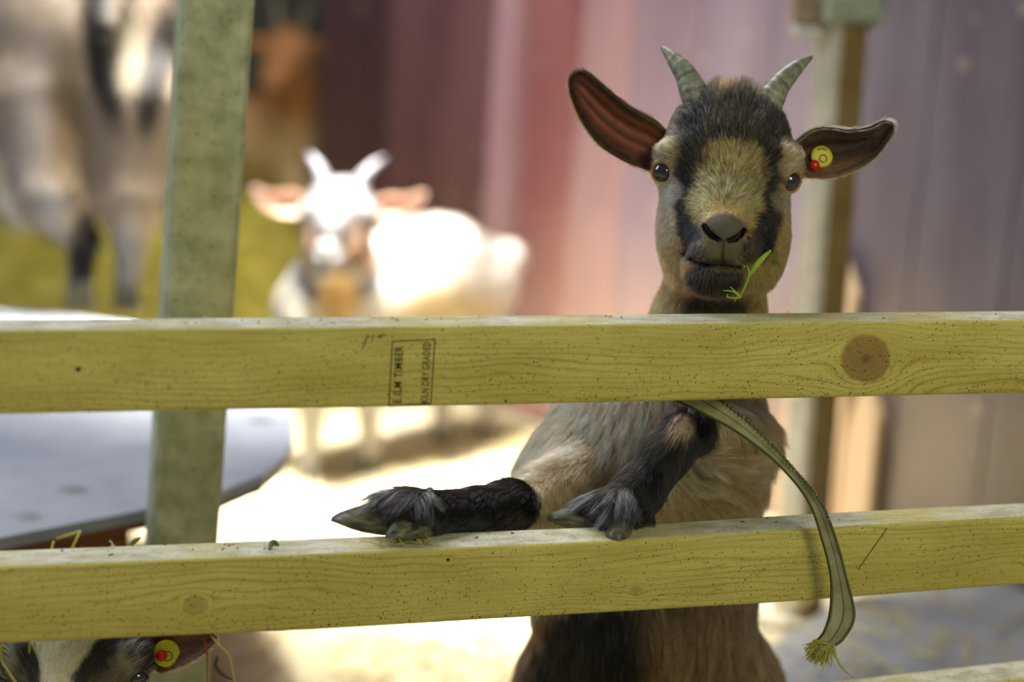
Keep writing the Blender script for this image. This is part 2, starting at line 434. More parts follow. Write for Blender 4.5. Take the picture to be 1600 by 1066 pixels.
def vert_normals(V, F):
    a = V[F[:, 0]]; n = np.cross(V[F[:, 2]] - a, V[F[:, 3]] - V[F[:, 1]]); N = np.zeros_like(V)
    for i in range(4): np.add.at(N, F[:, i], n)
    return nrm(N)
def fur(name, V, F, parent, N, lenf, combf, colf, wt=None, lift=0.35, rad=0.00012, seg=5, droop=0.25, clump=0.5, seed=1, jit=0.25, guides=14):
    """strands rooted on the quads (V, F); every function takes an (n, 3) array of root points"""
    r = np.random.default_rng(seed); F = np.asarray(F)
    NV = vert_normals(V, F)
    cen = V[F].mean(1); A = np.linalg.norm(np.cross(V[F[:, 2]] - V[F[:, 0]], V[F[:, 3]] - V[F[:, 1]]), axis=1) / 2
    Lc = lenf(cen); W = A * (Lc > 0.0004)
    if wt is not None: W = W * wt(cen)
    pick = r.choice(len(F), N, p=W / W.sum()); a, b = r.random(N), r.random(N)
    w4 = np.stack([(1 - a) * (1 - b), a * (1 - b), a * b, (1 - a) * b], 1)
    root = (V[F[pick]] * w4[..., None]).sum(1); nor = nrm((NV[F[pick]] * w4[..., None]).sum(1))
    L = lenf(root) * r.uniform(0.55, 1.15, N)
    cb = combf(root); cb = cb + r.normal(size=cb.shape) * jit * 0.5 + 0.25 * np.stack([vnoise(root, 120, 5), vnoise(root, 120, 6), vnoise(root, 120, 7)], 1)
    cb = nrm(cb - (cb * nor).sum(1, keepdims=True) * nor)
    li = np.broadcast_to(lift(root) if callable(lift) else lift, N)[:, None] * r.uniform(0.6, 1.4, (N, 1))
    d0 = nrm(cb * (1 - li) + nor * li)
    g = np.array([0, 0, -1.0])
    t = np.linspace(0, 1, seg)[None, :, None]
    pts = root[:, None] + L[:, None, None] * (d0[:, None] * t + t ** 2 * (cb[:, None] * 0.25 + g * droop * 0.5 - nor[:, None] * li[:, None] * 0.35))
    ng = max(8, N // guides); gi = r.choice(N, ng, replace=False)
    kd = KDTree(ng)
    for i, q in enumerate(gi): kd.insert(root[q], i)
    kd.balance(); near = gi[np.fromiter((kd.find(x)[1] for x in root), np.int64, N)]
    ct = clump * t ** 1.5 * np.clip(1 - np.linalg.norm(root - root[near], axis=1) / (L + 0.004), 0, 1)[:, None, None]
    pts = pts * (1 - ct) + (pts[near]) * ct
    cu = bpy.data.hair_curves.new(name); cu.add_curves([seg] * N)
    base = BASE.get(parent.name, np.array(parent.location))
    cu.attributes['position'].data.foreach_set('vector', (pts - base).ravel().astype(np.float32))
    ra = cu.attributes.get('radius') or cu.attributes.new('radius', 'FLOAT', 'POINT')
    rr = (rad * (1 - 0.85 * np.linspace(0, 1, seg) ** 1.5))[None] * r.uniform(0.7, 1.3, (N, 1))
    ra.data.foreach_set('value', rr.ravel().astype(np.float32))
    cb_ = r.uniform(0.62, 1.38, N)[near]; col = colf(root, r) * cb_[:, None]; ca = cu.attributes.new('coat', 'FLOAT_COLOR', 'CURVE')
    ca.data.foreach_set('color', np.c_[np.clip(col, 0.002, 0.95), np.ones(N)].ravel().astype(np.float32))
    cu.materials.append(M_FUR)
    o = bpy.data.objects.new(name, cu); C.objects.link(o); o.parent = parent; o['kind'] = 'stuff'
    return o

def blob(u, v, cu, cv, ru, rv, ang=0, soft=0.3):
    a = math.radians(ang); x = (u - cu) * math.cos(a) + (v - cv) * math.sin(a); y = -(u - cu) * math.sin(a) + (v - cv) * math.cos(a)
    d = np.sqrt((x / ru) ** 2 + (y / rv) ** 2); return np.clip((1 + soft - d) / (2 * soft), 0, 1)[:, None]
def segd(u, v, pts):
    d = np.full(len(u), 9e9)
    for (a, b), (c, e) in zip(pts[:-1], pts[1:]):
        L = (c - a) ** 2 + (e - b) ** 2; h = np.clip(((u - a) * (c - a) + (v - b) * (e - b)) / L, 0, 1)
        d = np.minimum(d, np.hypot(u - a - h * (c - a), v - b - h * (e - b)))
    return d

# ================================================================== SETTING
floor_h = 0.0
M_FLOOR = mat_mottled('strawy_floor', (150, 138, 108), (205, 196, 168), 4, 0.85, 0.2, c3=(120, 100, 60), spots=30, det=6)
V, F = box((0.0, 3.2, -0.05), 4.2, 4.6, 0.05)
tagit(obj('floor', V, F, M_FLOOR, smooth=False), kind='structure')

# back wall: runs from far left to near right
WA = P(512, 500, 4.8)[:2]; WB = P(1760, 500, 2.9)[:2]
wd = (WB - WA) / np.linalg.norm(WB - WA); wn = np.array([wd[1], -wd[0]])      # wn looks to the camera side
if wn @ (-WA) < 0: wn = -wn
wall_len = np.linalg.norm(WB - WA) + 0.6
mid = WA + wd * wall_len / 2
AX = np.array([[wd[0], wd[1], 0], [wn[0], wn[1], 0], [0, 0, 1.0]])
V, F = box((*(mid - wn * 0.06), 1.3), wall_len / 2, 0.05, 1.3, AX)
wall_back = tagit(obj('wall_back', V, F, mat_mottled('wall_core', (70, 50, 50), (90, 66, 66), 5), smooth=False), kind='structure')
def wall_at(px):                        # distance along the wall where the column px of the picture meets it
    k = P(px, 300, 1.0)[:2] - CAM[:2]
    A_ = np.array([[wd[0], -k[0]], [wd[1], -k[1]]]); return np.linalg.solve(A_, CAM[:2] - WA)[0]
def panel_mat(name, c1, c2, bloom):
    t = NT(name); co = t.co(); v = t.map(co, scale=(1, 1, 0.22))
    f = t.noise(v, 4.5, 5, 0.62); col = t.ramp(f, [(0.36, lin(c1)), (0.62, lin(c2))])
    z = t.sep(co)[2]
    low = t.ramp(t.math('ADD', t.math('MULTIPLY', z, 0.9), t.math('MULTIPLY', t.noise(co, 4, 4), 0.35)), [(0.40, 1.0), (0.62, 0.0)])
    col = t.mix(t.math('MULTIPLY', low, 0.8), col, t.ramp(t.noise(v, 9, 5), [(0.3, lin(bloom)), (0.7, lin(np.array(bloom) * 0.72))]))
    spot = t.ramp(t.vor(co, 16), [(0.12, 1.0), (0.24, 0.0)]); pickc = t.math('GREATER_THAN', t.sep(t.vor(co, 16, 'Color'))[0], 0.80)
    col = t.mix(t.math('MULTIPLY', t.math('MULTIPLY', spot, pickc), 0.25), col, lin((225, 205, 190)))
    return t.fin(col, 0.42, 0.5)
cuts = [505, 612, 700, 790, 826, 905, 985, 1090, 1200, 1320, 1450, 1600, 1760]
pc = [((66, 42, 46), (88, 58, 62)), ((96, 62, 68), (120, 84, 88)), ((104, 68, 74), (128, 88, 92)), ((168, 128, 140), (190, 154, 164)),  # last pair here is a highlight painted as a pale strip board
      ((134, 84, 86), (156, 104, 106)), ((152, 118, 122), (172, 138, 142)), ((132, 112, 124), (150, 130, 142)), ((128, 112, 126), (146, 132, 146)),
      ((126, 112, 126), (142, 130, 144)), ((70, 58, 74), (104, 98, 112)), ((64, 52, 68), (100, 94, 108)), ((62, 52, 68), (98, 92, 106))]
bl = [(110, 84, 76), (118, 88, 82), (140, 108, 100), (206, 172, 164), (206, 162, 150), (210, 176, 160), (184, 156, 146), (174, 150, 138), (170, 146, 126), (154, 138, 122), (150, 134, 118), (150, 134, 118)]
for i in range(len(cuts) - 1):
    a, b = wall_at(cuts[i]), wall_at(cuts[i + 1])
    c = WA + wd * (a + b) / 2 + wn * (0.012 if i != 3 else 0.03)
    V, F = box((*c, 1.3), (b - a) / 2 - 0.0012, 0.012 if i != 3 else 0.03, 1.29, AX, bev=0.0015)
    child('wall_board', V, F, panel_mat('wall_board_paint_and_highlight', *pc[i], bl[i]), wall_back, smooth=False)
# pale plywood patches nailed low on the wall
M_PLY = mat_mottled('pale_ply', (214, 182, 142), (235, 208, 172), 3, 0.7, 0.2, stretch=(1, 1, 0.3), c3=(170, 130, 90), spots=12)
for x0, x1, h_, dx in ((1296, 1392, 0.53, 0.0), (1398, 1446, 0.30, 0.02)):
    a, b = wall_at(x0), wall_at(x1); c = WA + wd * (a + b) / 2 + wn * 0.04
    pts = np.array([[-1, 0], [1, 0], [0.9, 0.86], [0.25, 1.0], [-0.55, 0.97], [-1.05, 0.7]]) * [(b - a) / 2, h_]
    q = [np.array([*(c + wd * p[0]), p[1]]) for p in pts]; n_ = np.array([*wn, 0]) * 0.018
    V = np.array(q + [x + n_ for x in q]); n = len(q)
    F = [tuple(range(n)), tuple(range(n, 2 * n))[::-1]] + [(i, i + n, (i + 1) % n + n, (i + 1) % n) for i in range(n)]
    child('ply_patch', V, F, M_PLY, wall_back, smooth=False)
# far wall of the left bay
V, F = box((-1.6, 6.2, 1.3), 2.4, 0.05, 1.3)
wl = tagit(obj('wall_left', V, F, mat_mottled('left_wall', (62, 64, 58), (88, 88, 78), 3, 0.8), smooth=False), kind='structure')
for i in range(14):
    V, F = box((-3.7 + i * 0.26, 6.135, 1.3), 0.125, 0.012, 1.28, bev=0.006)
    child('wall_board', V, F, M_LB if i else (globals().__setitem__('M_LB', mat_mottled('left_wall_board', (66, 68, 60), (92, 92, 80), 3, 0.75, stretch=(1, 1, .2))) or M_LB), wl, smooth=False)

# concrete slab, bottom right
M_CONC = mat_mottled('concrete', (120, 124, 132), (150, 152, 156), 7, 0.75, 0.3, c3=(96, 94, 88), spots=18, det=6)
q = onplane(np.array([1130, 1235, 1330, 1640, 2100, 2100, 1200.]), np.array([1080, 985, 935, 880, 900, 1500, 1500.]), 0.04)
V, F = extrude_poly(q, 0.0, 0.04)
tagit(obj('floor_slab', V, F, M_CONC, smooth=False), kind='structure')

# straw litter
M_STRAW = mat_mottled('straw', (190, 170, 96), (222, 206, 140), 20, 0.6, 0.4, bump=0)
def straws(pos, L, wd_, r, tilt=0.25):
    n = len(pos); a = r.uniform(0, 2 * np.pi, n); e = r.normal(0, tilt, n)
    d = np.stack([np.cos(a) * np.cos(e), np.sin(a) * np.cos(e), np.sin(e)], 1) * (L * r.uniform(0.4, 1.2, n))[:, None]
    s_ = nrm(np.cross(d, np.array([0, 0, 1.0]))) * wd_; u_ = np.array([0, 0, wd_ * 1.0])
    mid_ = pos + d * 0.5 + np.array([0, 0, 1.0]) * (np.abs(r.normal(0, 0.004, n)) )[:, None]
    V = np.stack([pos - s_, pos + s_, pos + u_, mid_ - s_, mid_ + s_, mid_ + u_, pos + d - s_, pos + d + s_, pos + d + u_], 1).reshape(-1, 3)
    b = np.arange(n)[:, None] * 9
    Q = np.concatenate([b + np.array(x) for x in ((0, 1, 4, 3), (1, 2, 5, 4), (2, 0, 3, 5), (3, 4, 7, 6), (4, 5, 8, 7), (5, 3, 6, 8))])
    return V, Q
r = np.random.default_rng(3); n = 5200
pos = np.stack([r.uniform(-1.8, 1.2, n), r.uniform(1.9, 5.0, n), r.uniform(0.002, 0.012, n)], 1)
onslab = ((pos - np.array([*onplane(np.array([1400.]), np.array([1060.]), 0.0)[0][:2], 0]))[:, :2] ** 2).sum(1) < 0.12
pos[onslab, 2] += 0.042
# keep only straw in front of the back wall
ok = ((pos[:, :2] - WA) @ wn > 0.05) | (pos[:, 0] < WA[0])
pos = pos[ok]
V, F = straws(pos, 0.07, 0.0016, r, 0.12)
tagit(obj('straw_litter', V, F, M_STRAW, smooth=False, base=np.array([0, 3, 0.0])), 'loose pale straw strewn over the floor of the pen', 'straw', kind='stuff')

# hay heap at the back left
M_HAY = mat_mottled('hay', (166, 152, 52), (212, 202, 100), 9, 0.85, 0.15, c3=(96, 88, 30), spots=22)
gx, gy = np.meshgrid(np.linspace(-2.3, -0.50, 60), np.linspace(3.9, 6.0, 60), indexing='ij')
hz = 0.36 * np.clip(1 - ((gx + 1.40) / 1.02) ** 6, 0, 1) * np.clip((gy - 3.9) / 0.9, 0, 1) ** 0.6
q = np.stack([gx.ravel(), gy.ravel()], 1)
hz = hz.ravel() * (1 + 0.10 * vnoise(np.c_[q, q[:, :1] * 0], 4, 3)) + 0.02 * vnoise(np.c_[q, q[:, :1] * 0], 14, 4) * (hz.ravel() > 0.05)
G = np.c_[q, np.maximum(hz, 0.0)].reshape(60, 60, 3); bottom = G.copy(); bottom[..., 2] = 0
i, j = np.meshgrid(np.arange(59), np.arange(59), indexing='ij'); i = i.ravel(); j = j.ravel()
Q = np.stack([i * 60 + j, (i + 1) * 60 + j, (i + 1) * 60 + j + 1, i * 60 + j + 1], 1)
heap = empty('hay_heap', (-1.35, 5.0, 0), 'yellow-green hay heap against the far left wall, out of focus', 'hay')
heap['kind'] = 'stuff'
child('hay_mound', G.reshape(-1, 3), Q, M_HAY, heap)
k_ = r.integers(0, len(Q), 6000); pos = G.reshape(-1, 3)[Q[k_, 0]] + r.normal(0, 0.015, (6000, 3)); pos[:, 2] = np.maximum(pos[:, 2], 0.004) + 0.004
V, F = straws(pos, 0.10, 0.002, r, 0.5)
tagit(child('hay_stalks', V, F, mat_mottled('hay_stalk', (184, 170, 66), (228, 218, 120), 20, 0.6, 0.3, bump=0), heap, smooth=False), kind='stuff')

# ================================================================== FENCE RAILS
fence = empty('wooden_fence', (*P(800, 1300, 1.66)[:2], 0.0), 'pale sawn timber fence rails in front of the standing goat', 'fence')
def rail(top, bot, back, zL, zR, kn_px, seed, light, dark, thick=0.047, diag_px=None, x0=-620, x1=2420):
    xs = np.linspace(x0, x1, 60)
    def itp(tab):
        t_ = np.array(tab, float); y = np.interp(xs, t_[:, 0], t_[:, 1])
        for side, a, b in ((xs < t_[0, 0], 0, 1), (xs > t_[-1, 0], -1, -2)):
            sl = (t_[a, 1] - t_[b, 1]) / (t_[a, 0] - t_[b, 0]); y[side] = t_[a, 1] + sl * (xs[side] - t_[a, 0])
        return y
    iz = 1 / zL + (1 / zR - 1 / zL) * xs / 1600
    Ft = P(xs, itp(top), 1 / iz)
    # the bottom edge hangs plumb below the top edge
    yb = itp(bot); kb = P(xs, yb, np.ones(len(xs))) - CAM
    dirr = nrm((Ft[-1] - Ft[0]) * np.array([1, 1, 0])); nin = np.array([-dirr[1], dirr[0], 0])
    if nin[1] < 0: nin = -nin
    s_ = ((Ft - CAM) @ nin) / (kb @ nin); Fb = CAM + kb * s_[:, None]
    ul = np.r_[0, np.cumsum(np.linalg.norm(np.diff(Ft, axis=0), axis=1))]
    bv = 0.0052; a = np.linspace(0, np.pi / 2, 4)
    V = []; UVs = []
    h = np.linalg.norm(Fb - Ft, axis=1).mean()
    ring = []                                     # (depth into rail, drop, v)
    for t_ in a: ring.append((bv * (1 - math.sin(t_)), bv * (1 - math.cos(t_)), -bv + bv * 1.6 * t_ / 1.57))
    ring = [(x, y, v_) for (x, y, v_) in ring]
    for t_ in a[::-1]: ring.append((bv * (1 - math.sin(t_)), h - bv * (1 - math.cos(t_)), h - bv * 0.3 + (1.57 - t_) * 0.002))
    for t_ in a: ring.append((thick - bv * (1 - math.sin(t_)), h - bv * (1 - math.cos(t_)), h + thick + t_ * 0.002))
    for t_ in a[::-1]: ring.append((thick - bv * (1 - math.sin(t_)), bv * (1 - math.cos(t_)), 2 * h + thick - t_ * 0.002))
    # last point again for the top face so that its v runs negative
    nr = len(ring)
    for i in range(len(xs)):
        dn = (Fb[i] - Ft[i]) / h
        for (x, y, v_) in ring: V.append(Ft[i] + nin * x + dn * y); UVs.append((ul[i], v_))
        V.append(Ft[i] + nin * (thick - bv)); UVs.append((ul[i], -thick))
        V.append(Ft[i] + nin * bv); UVs.append((ul[i], -bv - 0.0003))
    nr2 = nr + 2; F = []
    for i in range(len(xs) - 1):
        for j in range(nr - 1): F.append((i * nr2 + j, i * nr2 + j + 1, (i + 1) * nr2 + j + 1, (i + 1) * nr2 + j))
        F.append((i * nr2 + nr, i * nr2 + nr + 1, (i + 1) * nr2 + nr + 1, (i + 1) * nr2 + nr))
    F.append(tuple(range(nr))[::-1]); F.append(tuple((len(xs) - 1) * nr2 + j for j in range(nr)))
    def uv_of(px, py):
        i = np.interp(px, xs, np.arange(len(xs))); u = np.interp(i, np.arange(len(xs)), ul)
        y0 = np.interp(px, xs, itp(top)); y1 = np.interp(px, xs, itp(bot)); return u, (py - y0) / (y1 - y0) * h
    kn = [(*uv_of(kx, ky), kr) for kx, ky, kr in kn_px]
    dg = None
    if diag_px: dg = (*uv_of(diag_px[0], diag_px[1]), *uv_of(diag_px[2], diag_px[3]))
    mat = mat_wood('rail_wood', kn, seed, light, dark, dg)
    o = child('rail', np.array(V), F, mat, fence, uv=UVs)
    def face(px, py):                             # point on the front face
        i = np.interp(px, xs, np.arange(len(xs)))
        k0 = P(px, py, 1.0) - CAM; p0 = np.array([np.interp(i, np.arange(len(xs)), Ft[:, q_]) for q_ in range(3)])
        return CAM + k0 * (((p0 - CAM) @ nin) / (k0 @ nin))
    def tops(px, s__):                            # point on the top face, s__ = 0 front .. 1 back
        i = np.interp(px, xs, np.arange(len(xs)))
        return np.array([np.interp(i, np.arange(len(xs)), Ft[:, q_]) for q_ in range(3)]) + nin * thick * s__
    return o, face, tops, dirr, nin
LIGHT = (222, 214, 122); DARK = (146, 116, 46)
r1, face1, top1, dir1, nin1 = rail([(0, 517), (640, 511), (1100, 506), (1600, 501)], [(0, 650), (420, 641), (800, 634), (1600, 616)], None, 1.49, 1.75,
    [(1353, 562, 0.0262), (122, 578, 0.0028)], 1.3, LIGHT, DARK)
r2, face2, top2, dir2, nin2 = rail([(0, 887), (500, 867), (998, 845), (1300, 825), (1600, 809)], [(0, 1008), (500, 986), (780, 969), (1200, 945), (1600, 915)], None, 1.555, 1.785,
    [(305, 948, 0.011), (994, 927, 0.0065), (700, 872, 0.002)], 5.7, (216, 208, 116), (146, 120, 50), diag_px=(1386, 822, 1340, 893))
r3, face3, top3, dir3, nin3 = rail([(0, 1242), (700, 1165), (1600, 1062)], [(0, 1350), (700, 1280), (1600, 1166)], None, 1.61, 1.82, [(1200, 1150, 0.01)], 9.1, LIGHT, DARK)

# timber posts that carry the rails, outside the picture on both sides
for x_ in (-560, 2360):
    c = top1(x_, 1.0) + nin1 * 0.036; hh = (c[2] + 0.06) / 2
    V, F = box((c[0], c[1], hh), 0.04, 0.034, hh, np.stack([dir1, nin1, [0, 0, 1]]), 0.003)
    child('fence_post', V, F, mat_mottled('post_timber', (170, 156, 96), (196, 182, 118), 9, 0.7, stretch=(1, 1, .15)), fence, smooth=False)
# grading stamp on the upper rail: frame, two lines of lettering, pen marks
M_INK = mat_mottled('faded_ink', (40, 36, 28), (78, 70, 42), 180, 0.8, 0.1, bump=0)
def strip(face, nin, pts, wpx):
    out = []
    for (a, b) in zip(pts[:-1], pts[1:]):
        a = np.array(a, float); b = np.array(b, float); t_ = (b - a) / np.linalg.norm(b - a); s_ = np.array([-t_[1], t_[0]]) * wpx / 2
        q = [face(*x) for x in (a - s_, a + s_, b + s_, b - s_)]
        V = np.array([x - nin * 0.00005 for x in q] + [x - nin * 0.00025 for x in q])
        out.append((V, [(4, 5, 6, 7), (0, 3, 2, 1), (0, 1, 5, 4), (1, 2, 6, 5), (2, 3, 7, 6), (3, 0, 4, 7)]))
    return join(out)
V, F = strip(face1, nin1, [(613, 534), (679.5, 530.5), (673, 631), (607.5, 635), (613, 534)], 1.7)
stamp = child('grading_stamp', V, F, M_INK, r1, smooth=False)
def lettering(text, p0, p1, hpx, name='stamp_lettering', parent=None, face=None, nin=None, up=None, thin=False):
    """text running from p0 to p1 (picture points on the rail face)"""
    cu = bpy.data.curves.new('t', 'FONT'); cu.body = text; cu.offset = 0.018; cu.space_character = 1.12; o = bpy.data.objects.new('t', cu); C.objects.link(o)
    bpy.context.view_layer.update(); dg = bpy.context.evaluated_depsgraph_get(); me = bpy.data.meshes.new_from_object(o.evaluated_get(dg))
    v = np.array([x.co[:] for x in me.vertices]); Fq = [tuple(p.vertices) for p in me.polygons]
    bpy.data.objects.remove(o); bpy.data.meshes.remove(me)
    v[:, 0] -= v[:, 0].min(); v[:, 0] /= v[:, 0].max(); v[:, 1] -= v[:, 1].min(); v[:, 1] /= v[:, 1].max()
    p0 = np.array(p0, float); p1 = np.array(p1, float); t_ = (p1 - p0); n_ = np.array([t_[1], -t_[0]]); n_ = n_ / np.linalg.norm(n_) * hpx
    W = np.array([face(*(p0 + t_ * x + n_ * y)) for x, y in v[:, :2]]) - nin * 0.0002
    return W, Fq
w1 = lettering('E ILM TIMBER', (627, 630), (630, 541), 13, face=face1, nin=nin1)
w2 = lettering('KILN DRY GRADED', (669, 630), (673, 535), 12, face=face1, nin=nin1)
# text runs upwards, letter tops to the left
child('stamp_lettering', *join([w1]), M_INK, r1, smooth=False)
child('stamp_lettering', *join([w2]), M_INK, r1, smooth=False)
V, F = join([strip(face1, nin1, [(575, 523), (566, 545)], 1.6), strip(face1, nin1, [(584, 522), (581, 533)], 1.2), strip(face1, nin1, [(589, 526), (598, 524)], 1.6), strip(face1, nin1, [(592, 529), (600, 522)], 1.6)])
child('pen_mark', V, F, M_INK, r1, smooth=False)

# ================================================================== POSTS
def mat_galv(name, a, b, streak):
    t = NT(name); co = t.co(); f = t.noise(co, 34, 5, 0.65); g_ = t.noise(t.map(co, scale=(1, 1, .5)), 9, 3)
    col = t.ramp(f, [(0.32, lin(a)), (0.66, lin(b))])
    col = t.mix(t.ramp(g_, [(0.45, 0.0), (0.7, 0.55)]), col, lin(streak))
    d = t.vor(co, 60); col = t.mix(t.math('MULTIPLY', t.ramp(d, [(0.1, 0.5), (0.2, 0.0)]), 0.6), col, lin((92, 90, 50)))
    t.bump(f, 0.2, 0.001); return t.fin(col, 0.55, 0.4, Metallic=0.15)
def sqpost(pt, pb, w_, d_, yaw, bev=0.006):
    """square tube from pb (bottom) to pt (top)"""
    a = nrm(pt - pb); x = np.array([math.cos(yaw), math.sin(yaw), 0]); x = nrm(x - a * (x @ a)); y = np.cross(a, x)
    return box((pt + pb) / 2, w_ / 2, d_ / 2, np.linalg.norm(pt - pb) / 2, np.stack([x, y, a]), bev)
def along(pa, pb, z):                    # extend the line pa-pb to height z
    return pa + (pb - pa) * (z - pa[2]) / (pb[2] - pa[2])
a_, b_ = P(336, 0, 1.97), P(283, 850, 2.10)
b_ = along(a_, b_, 0.0); a_ = along(a_, b_, 2.3)
post = empty('steel_post', (b_[0], b_[1], 0), 'weathered galvanised square post with green lichen, left of the stamped rail', 'post')
V, F = sqpost(a_, b_ + nrm(a_ - b_) * 0.012, 0.074, 0.066, math.radians(17))
child('post_tube', V, F, mat_galv('lichened_zinc', (150, 158, 122), (206, 210, 176), (184, 178, 116)), post, smooth=False)
V, F = box((b_[0], b_[1], 0.006), 0.075, 0.06, 0.006, bev=0.002)
child('base_plate', V, F, mat_galv('plate_zinc', (110, 108, 90), (140, 138, 116), (120, 100, 60)), post, smooth=False)

a_, b_ = P(1318, 0, 2.78), P(1258, 800, 2.95)
b_ = along(a_, b_, 0.0); a_ = along(a_, b_, 2.3)
post2 = empty('gate_post', (b_[0], b_[1], 0), 'blurred steel gate post behind the standing goat, right of its horns', 'post')
V, F = sqpost(a_, b_ + nrm(a_ - b_) * 0.012, 0.062, 0.062, math.radians(31), 0.008)
def mat_lit_and_rust():
    t = NT('zinc_lit_side_and_rust_side'); co = t.co(); f = t.noise(co, 20, 5, 0.6); nx = t.sep(t.co('Normal'))[0]
    k_ = t.math('GREATER_THAN', nx, 0.0)  # pale left face has its highlight painted in; brown right face is rust
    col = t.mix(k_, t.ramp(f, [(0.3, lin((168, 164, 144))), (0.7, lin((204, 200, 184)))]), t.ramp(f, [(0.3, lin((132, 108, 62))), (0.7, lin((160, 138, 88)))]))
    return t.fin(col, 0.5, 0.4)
M_P2 = mat_lit_and_rust()
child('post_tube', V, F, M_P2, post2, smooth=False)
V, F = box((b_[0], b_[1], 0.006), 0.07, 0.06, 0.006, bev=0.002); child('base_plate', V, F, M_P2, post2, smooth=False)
M_BR = mat_galv('bracket_rust', (120, 108, 86), (150, 138, 116), (130, 80, 60))
V, F = box(P(1262, 8, 2.78), 0.024, 0.02, 0.03, np.stack([RT, -FWD, UP]), 0.003)
br = child('hinge_bracket', V, F, M_BR, post2, smooth=False)
V, F = tube(smoothline([P(1238, 48, 2.77), P(1262, 52, 2.77), P(1290, 52, 2.77)], 6), 0.010, 12)
child('hinge_pin', V, F, mat_mottled('pale_zinc', (190, 186, 180), (215, 212, 206), 20, 0.4, 0.5), post2)
V, F = box(P(1330, 18, 2.76), 0.042, 0.04, 0.02, np.stack([RT, -FWD, UP]), 0.004); child('clamp_collar', V, F, mat_galv('collar_zinc', (130, 138, 118), (160, 168, 150), (110, 108, 70)), post2, smooth=False)

# ================================================================== PLATFORM (left)
PH = 0.35
px = np.array([-420, -60, 215, 345, 410, 446, 459, 458, 440, 400, 300, 200, 60, -420.])
py = np.array([905, 852, 799, 768, 742, 712, 682, 655, 625, 590, 540, 505, 486, 478.])
q = onplane(px, py, PH)
plat = empty('feeding_platform', (*onplane(np.array([100.]), np.array([680.]), 0)[0][:2], 0), 'low grey board platform with a rounded corner under the large goat', 'platform')
V, F = extrude_poly(q, PH - 0.014, PH)
child('deck_board', V, F, mat_mottled('scuffed_grey_board', (128, 136, 152), (164, 168, 180), 5, 0.55, 0.3, c3=(90, 92, 88), spots=9), plat, smooth=False)
M_BRN = mat_mottled('brown_timber', (96, 58, 22), (134, 84, 34), 8, 0.6, 0.3, stretch=(.2, 1, 1))
e0, e1 = q[0], q[2]; mid_ = (e0 + e1) / 2; dx = nrm((e1 - e0) * [1, 1, 0]); ny = np.array([-dx[1], dx[0], 0])
V, F = box(mid_ + ny * 0.03 + dx * -0.0 - np.array([0, 0, 0.014 + 0.024]), np.linalg.norm(e1 - e0) / 2 - 0.005, 0.022, 0.023, np.stack([dx, ny, [0, 0, 1]]), 0.003)
child('bearer', V, F, M_BRN, plat, smooth=False)
V, F = extrude_poly(q * 1.0 + (q.mean(0) - q) * 0.012, PH - 0.024, PH - 0.0142)
child('ply_edge', V, F, M_BRN, plat, smooth=False)
for lx, ly in ((40, 700), (-250, 820), (300, 700), (120, 560)):
    c = onplane(np.array([lx * 1.0]), np.array([ly * 1.0]), PH)[0]
    V, F = box((c[0], c[1], (PH - 0.024) / 2), 0.03, 0.03, (PH - 0.024) / 2, bev=0.004); child('leg', V, F, M_BRN, plat, smooth=False)

# ================================================================== GOATS
K = 0.603e-3                                         # one photograph pixel in metres at the main head
HD = 1.78
def H(u, v, dmm): return P(u, v, HD + dmm / 1000.0)
IDT = (np.eye(3), 1.0, np.zeros(3))
def sim(from_pt, to_pt, s=1.0, yaw=0, pitch=0, roll=0):
    """similarity about from_pt -> to_pt; angles (degrees) about the camera's up / right / view axes"""
    def rot(ax, a):
        return np.array(Matrix.Rotation(math.radians(a), 3, Vector(ax)))
    R = rot(UP, yaw) @ rot(RT, pitch) @ rot(FWD, roll)
    return (R, s, np.array(to_pt) - R @ np.array(from_pt) * s)
def ap(T, p): return (np.asarray(p) @ T[0].T) * T[1] + T[2]
def inv(T, p): return ((np.asarray(p) - T[2]) / T[1]) @ T[0]
EYE_MID = H(1136, 276, 0)

def base_head(chew=True):
    b = Body()
    e = lambda u, v, d, ru, rv, rd, k=0.012, sub=False: b.ell(H(u, v, d), (ru * K, rv * K, rd / 1000), k=k, sub=sub)
    e(1138, 222, 22, 96, 74, 52)                     # cranium
    e(1136, 268, 14, 119, 42, 46, 0.016)             # orbital width
    b.cap(H(1137, 250, -2), H(1131, 352, -56), 62 * K, 32 * K, 0.016)      # nasal bridge
    b.cap(H(1100, 300, 5), H(1108, 385, -38), 50 * K, 30 * K, 0.016)
    b.cap(H(1172, 300, 5), H(1158, 385, -38), 48 * K, 28 * K, 0.016)
    e(1072, 360, 24, 44, 84, 46, 0.020); e(1186, 362, 24, 46, 88, 46, 0.020)    # cheeks
    e(1128, 418, 12, 64, 44, 46, 0.018)              # jaw underside
    e(1131, 362, -66, 34, 25, 17, 0.008)             # nose pad
    e(1110, 392, -58, 29, 25, 20, 0.008); e(1150, 392, -58, 29, 25, 20, 0.008)  # upper lip lobes
    e(1117, 429, -44, 44, 28, 24, 0.008)             # chin
    e(1090, 412, -40, 22, 18, 18, 0.008)             # lip corner, pushed out by chewing
    e(1066, 236, 2, 40, 18, 28, 0.016); e(1208, 242, 2, 40, 18, 28, 0.016)    # brows
    return b
HB = base_head()
eyes_px = [(1034, 270), (1237, 285)]
EYES = []
for (u, v) in eyes_px:
    s_ = HB.hit([u], [v])[0]; n_ = HB.grad(s_[None])[0]; n_ = nrm(n_ * 0.6 + (-FWD) * 0.55)
    EYES.append((s_, n_))
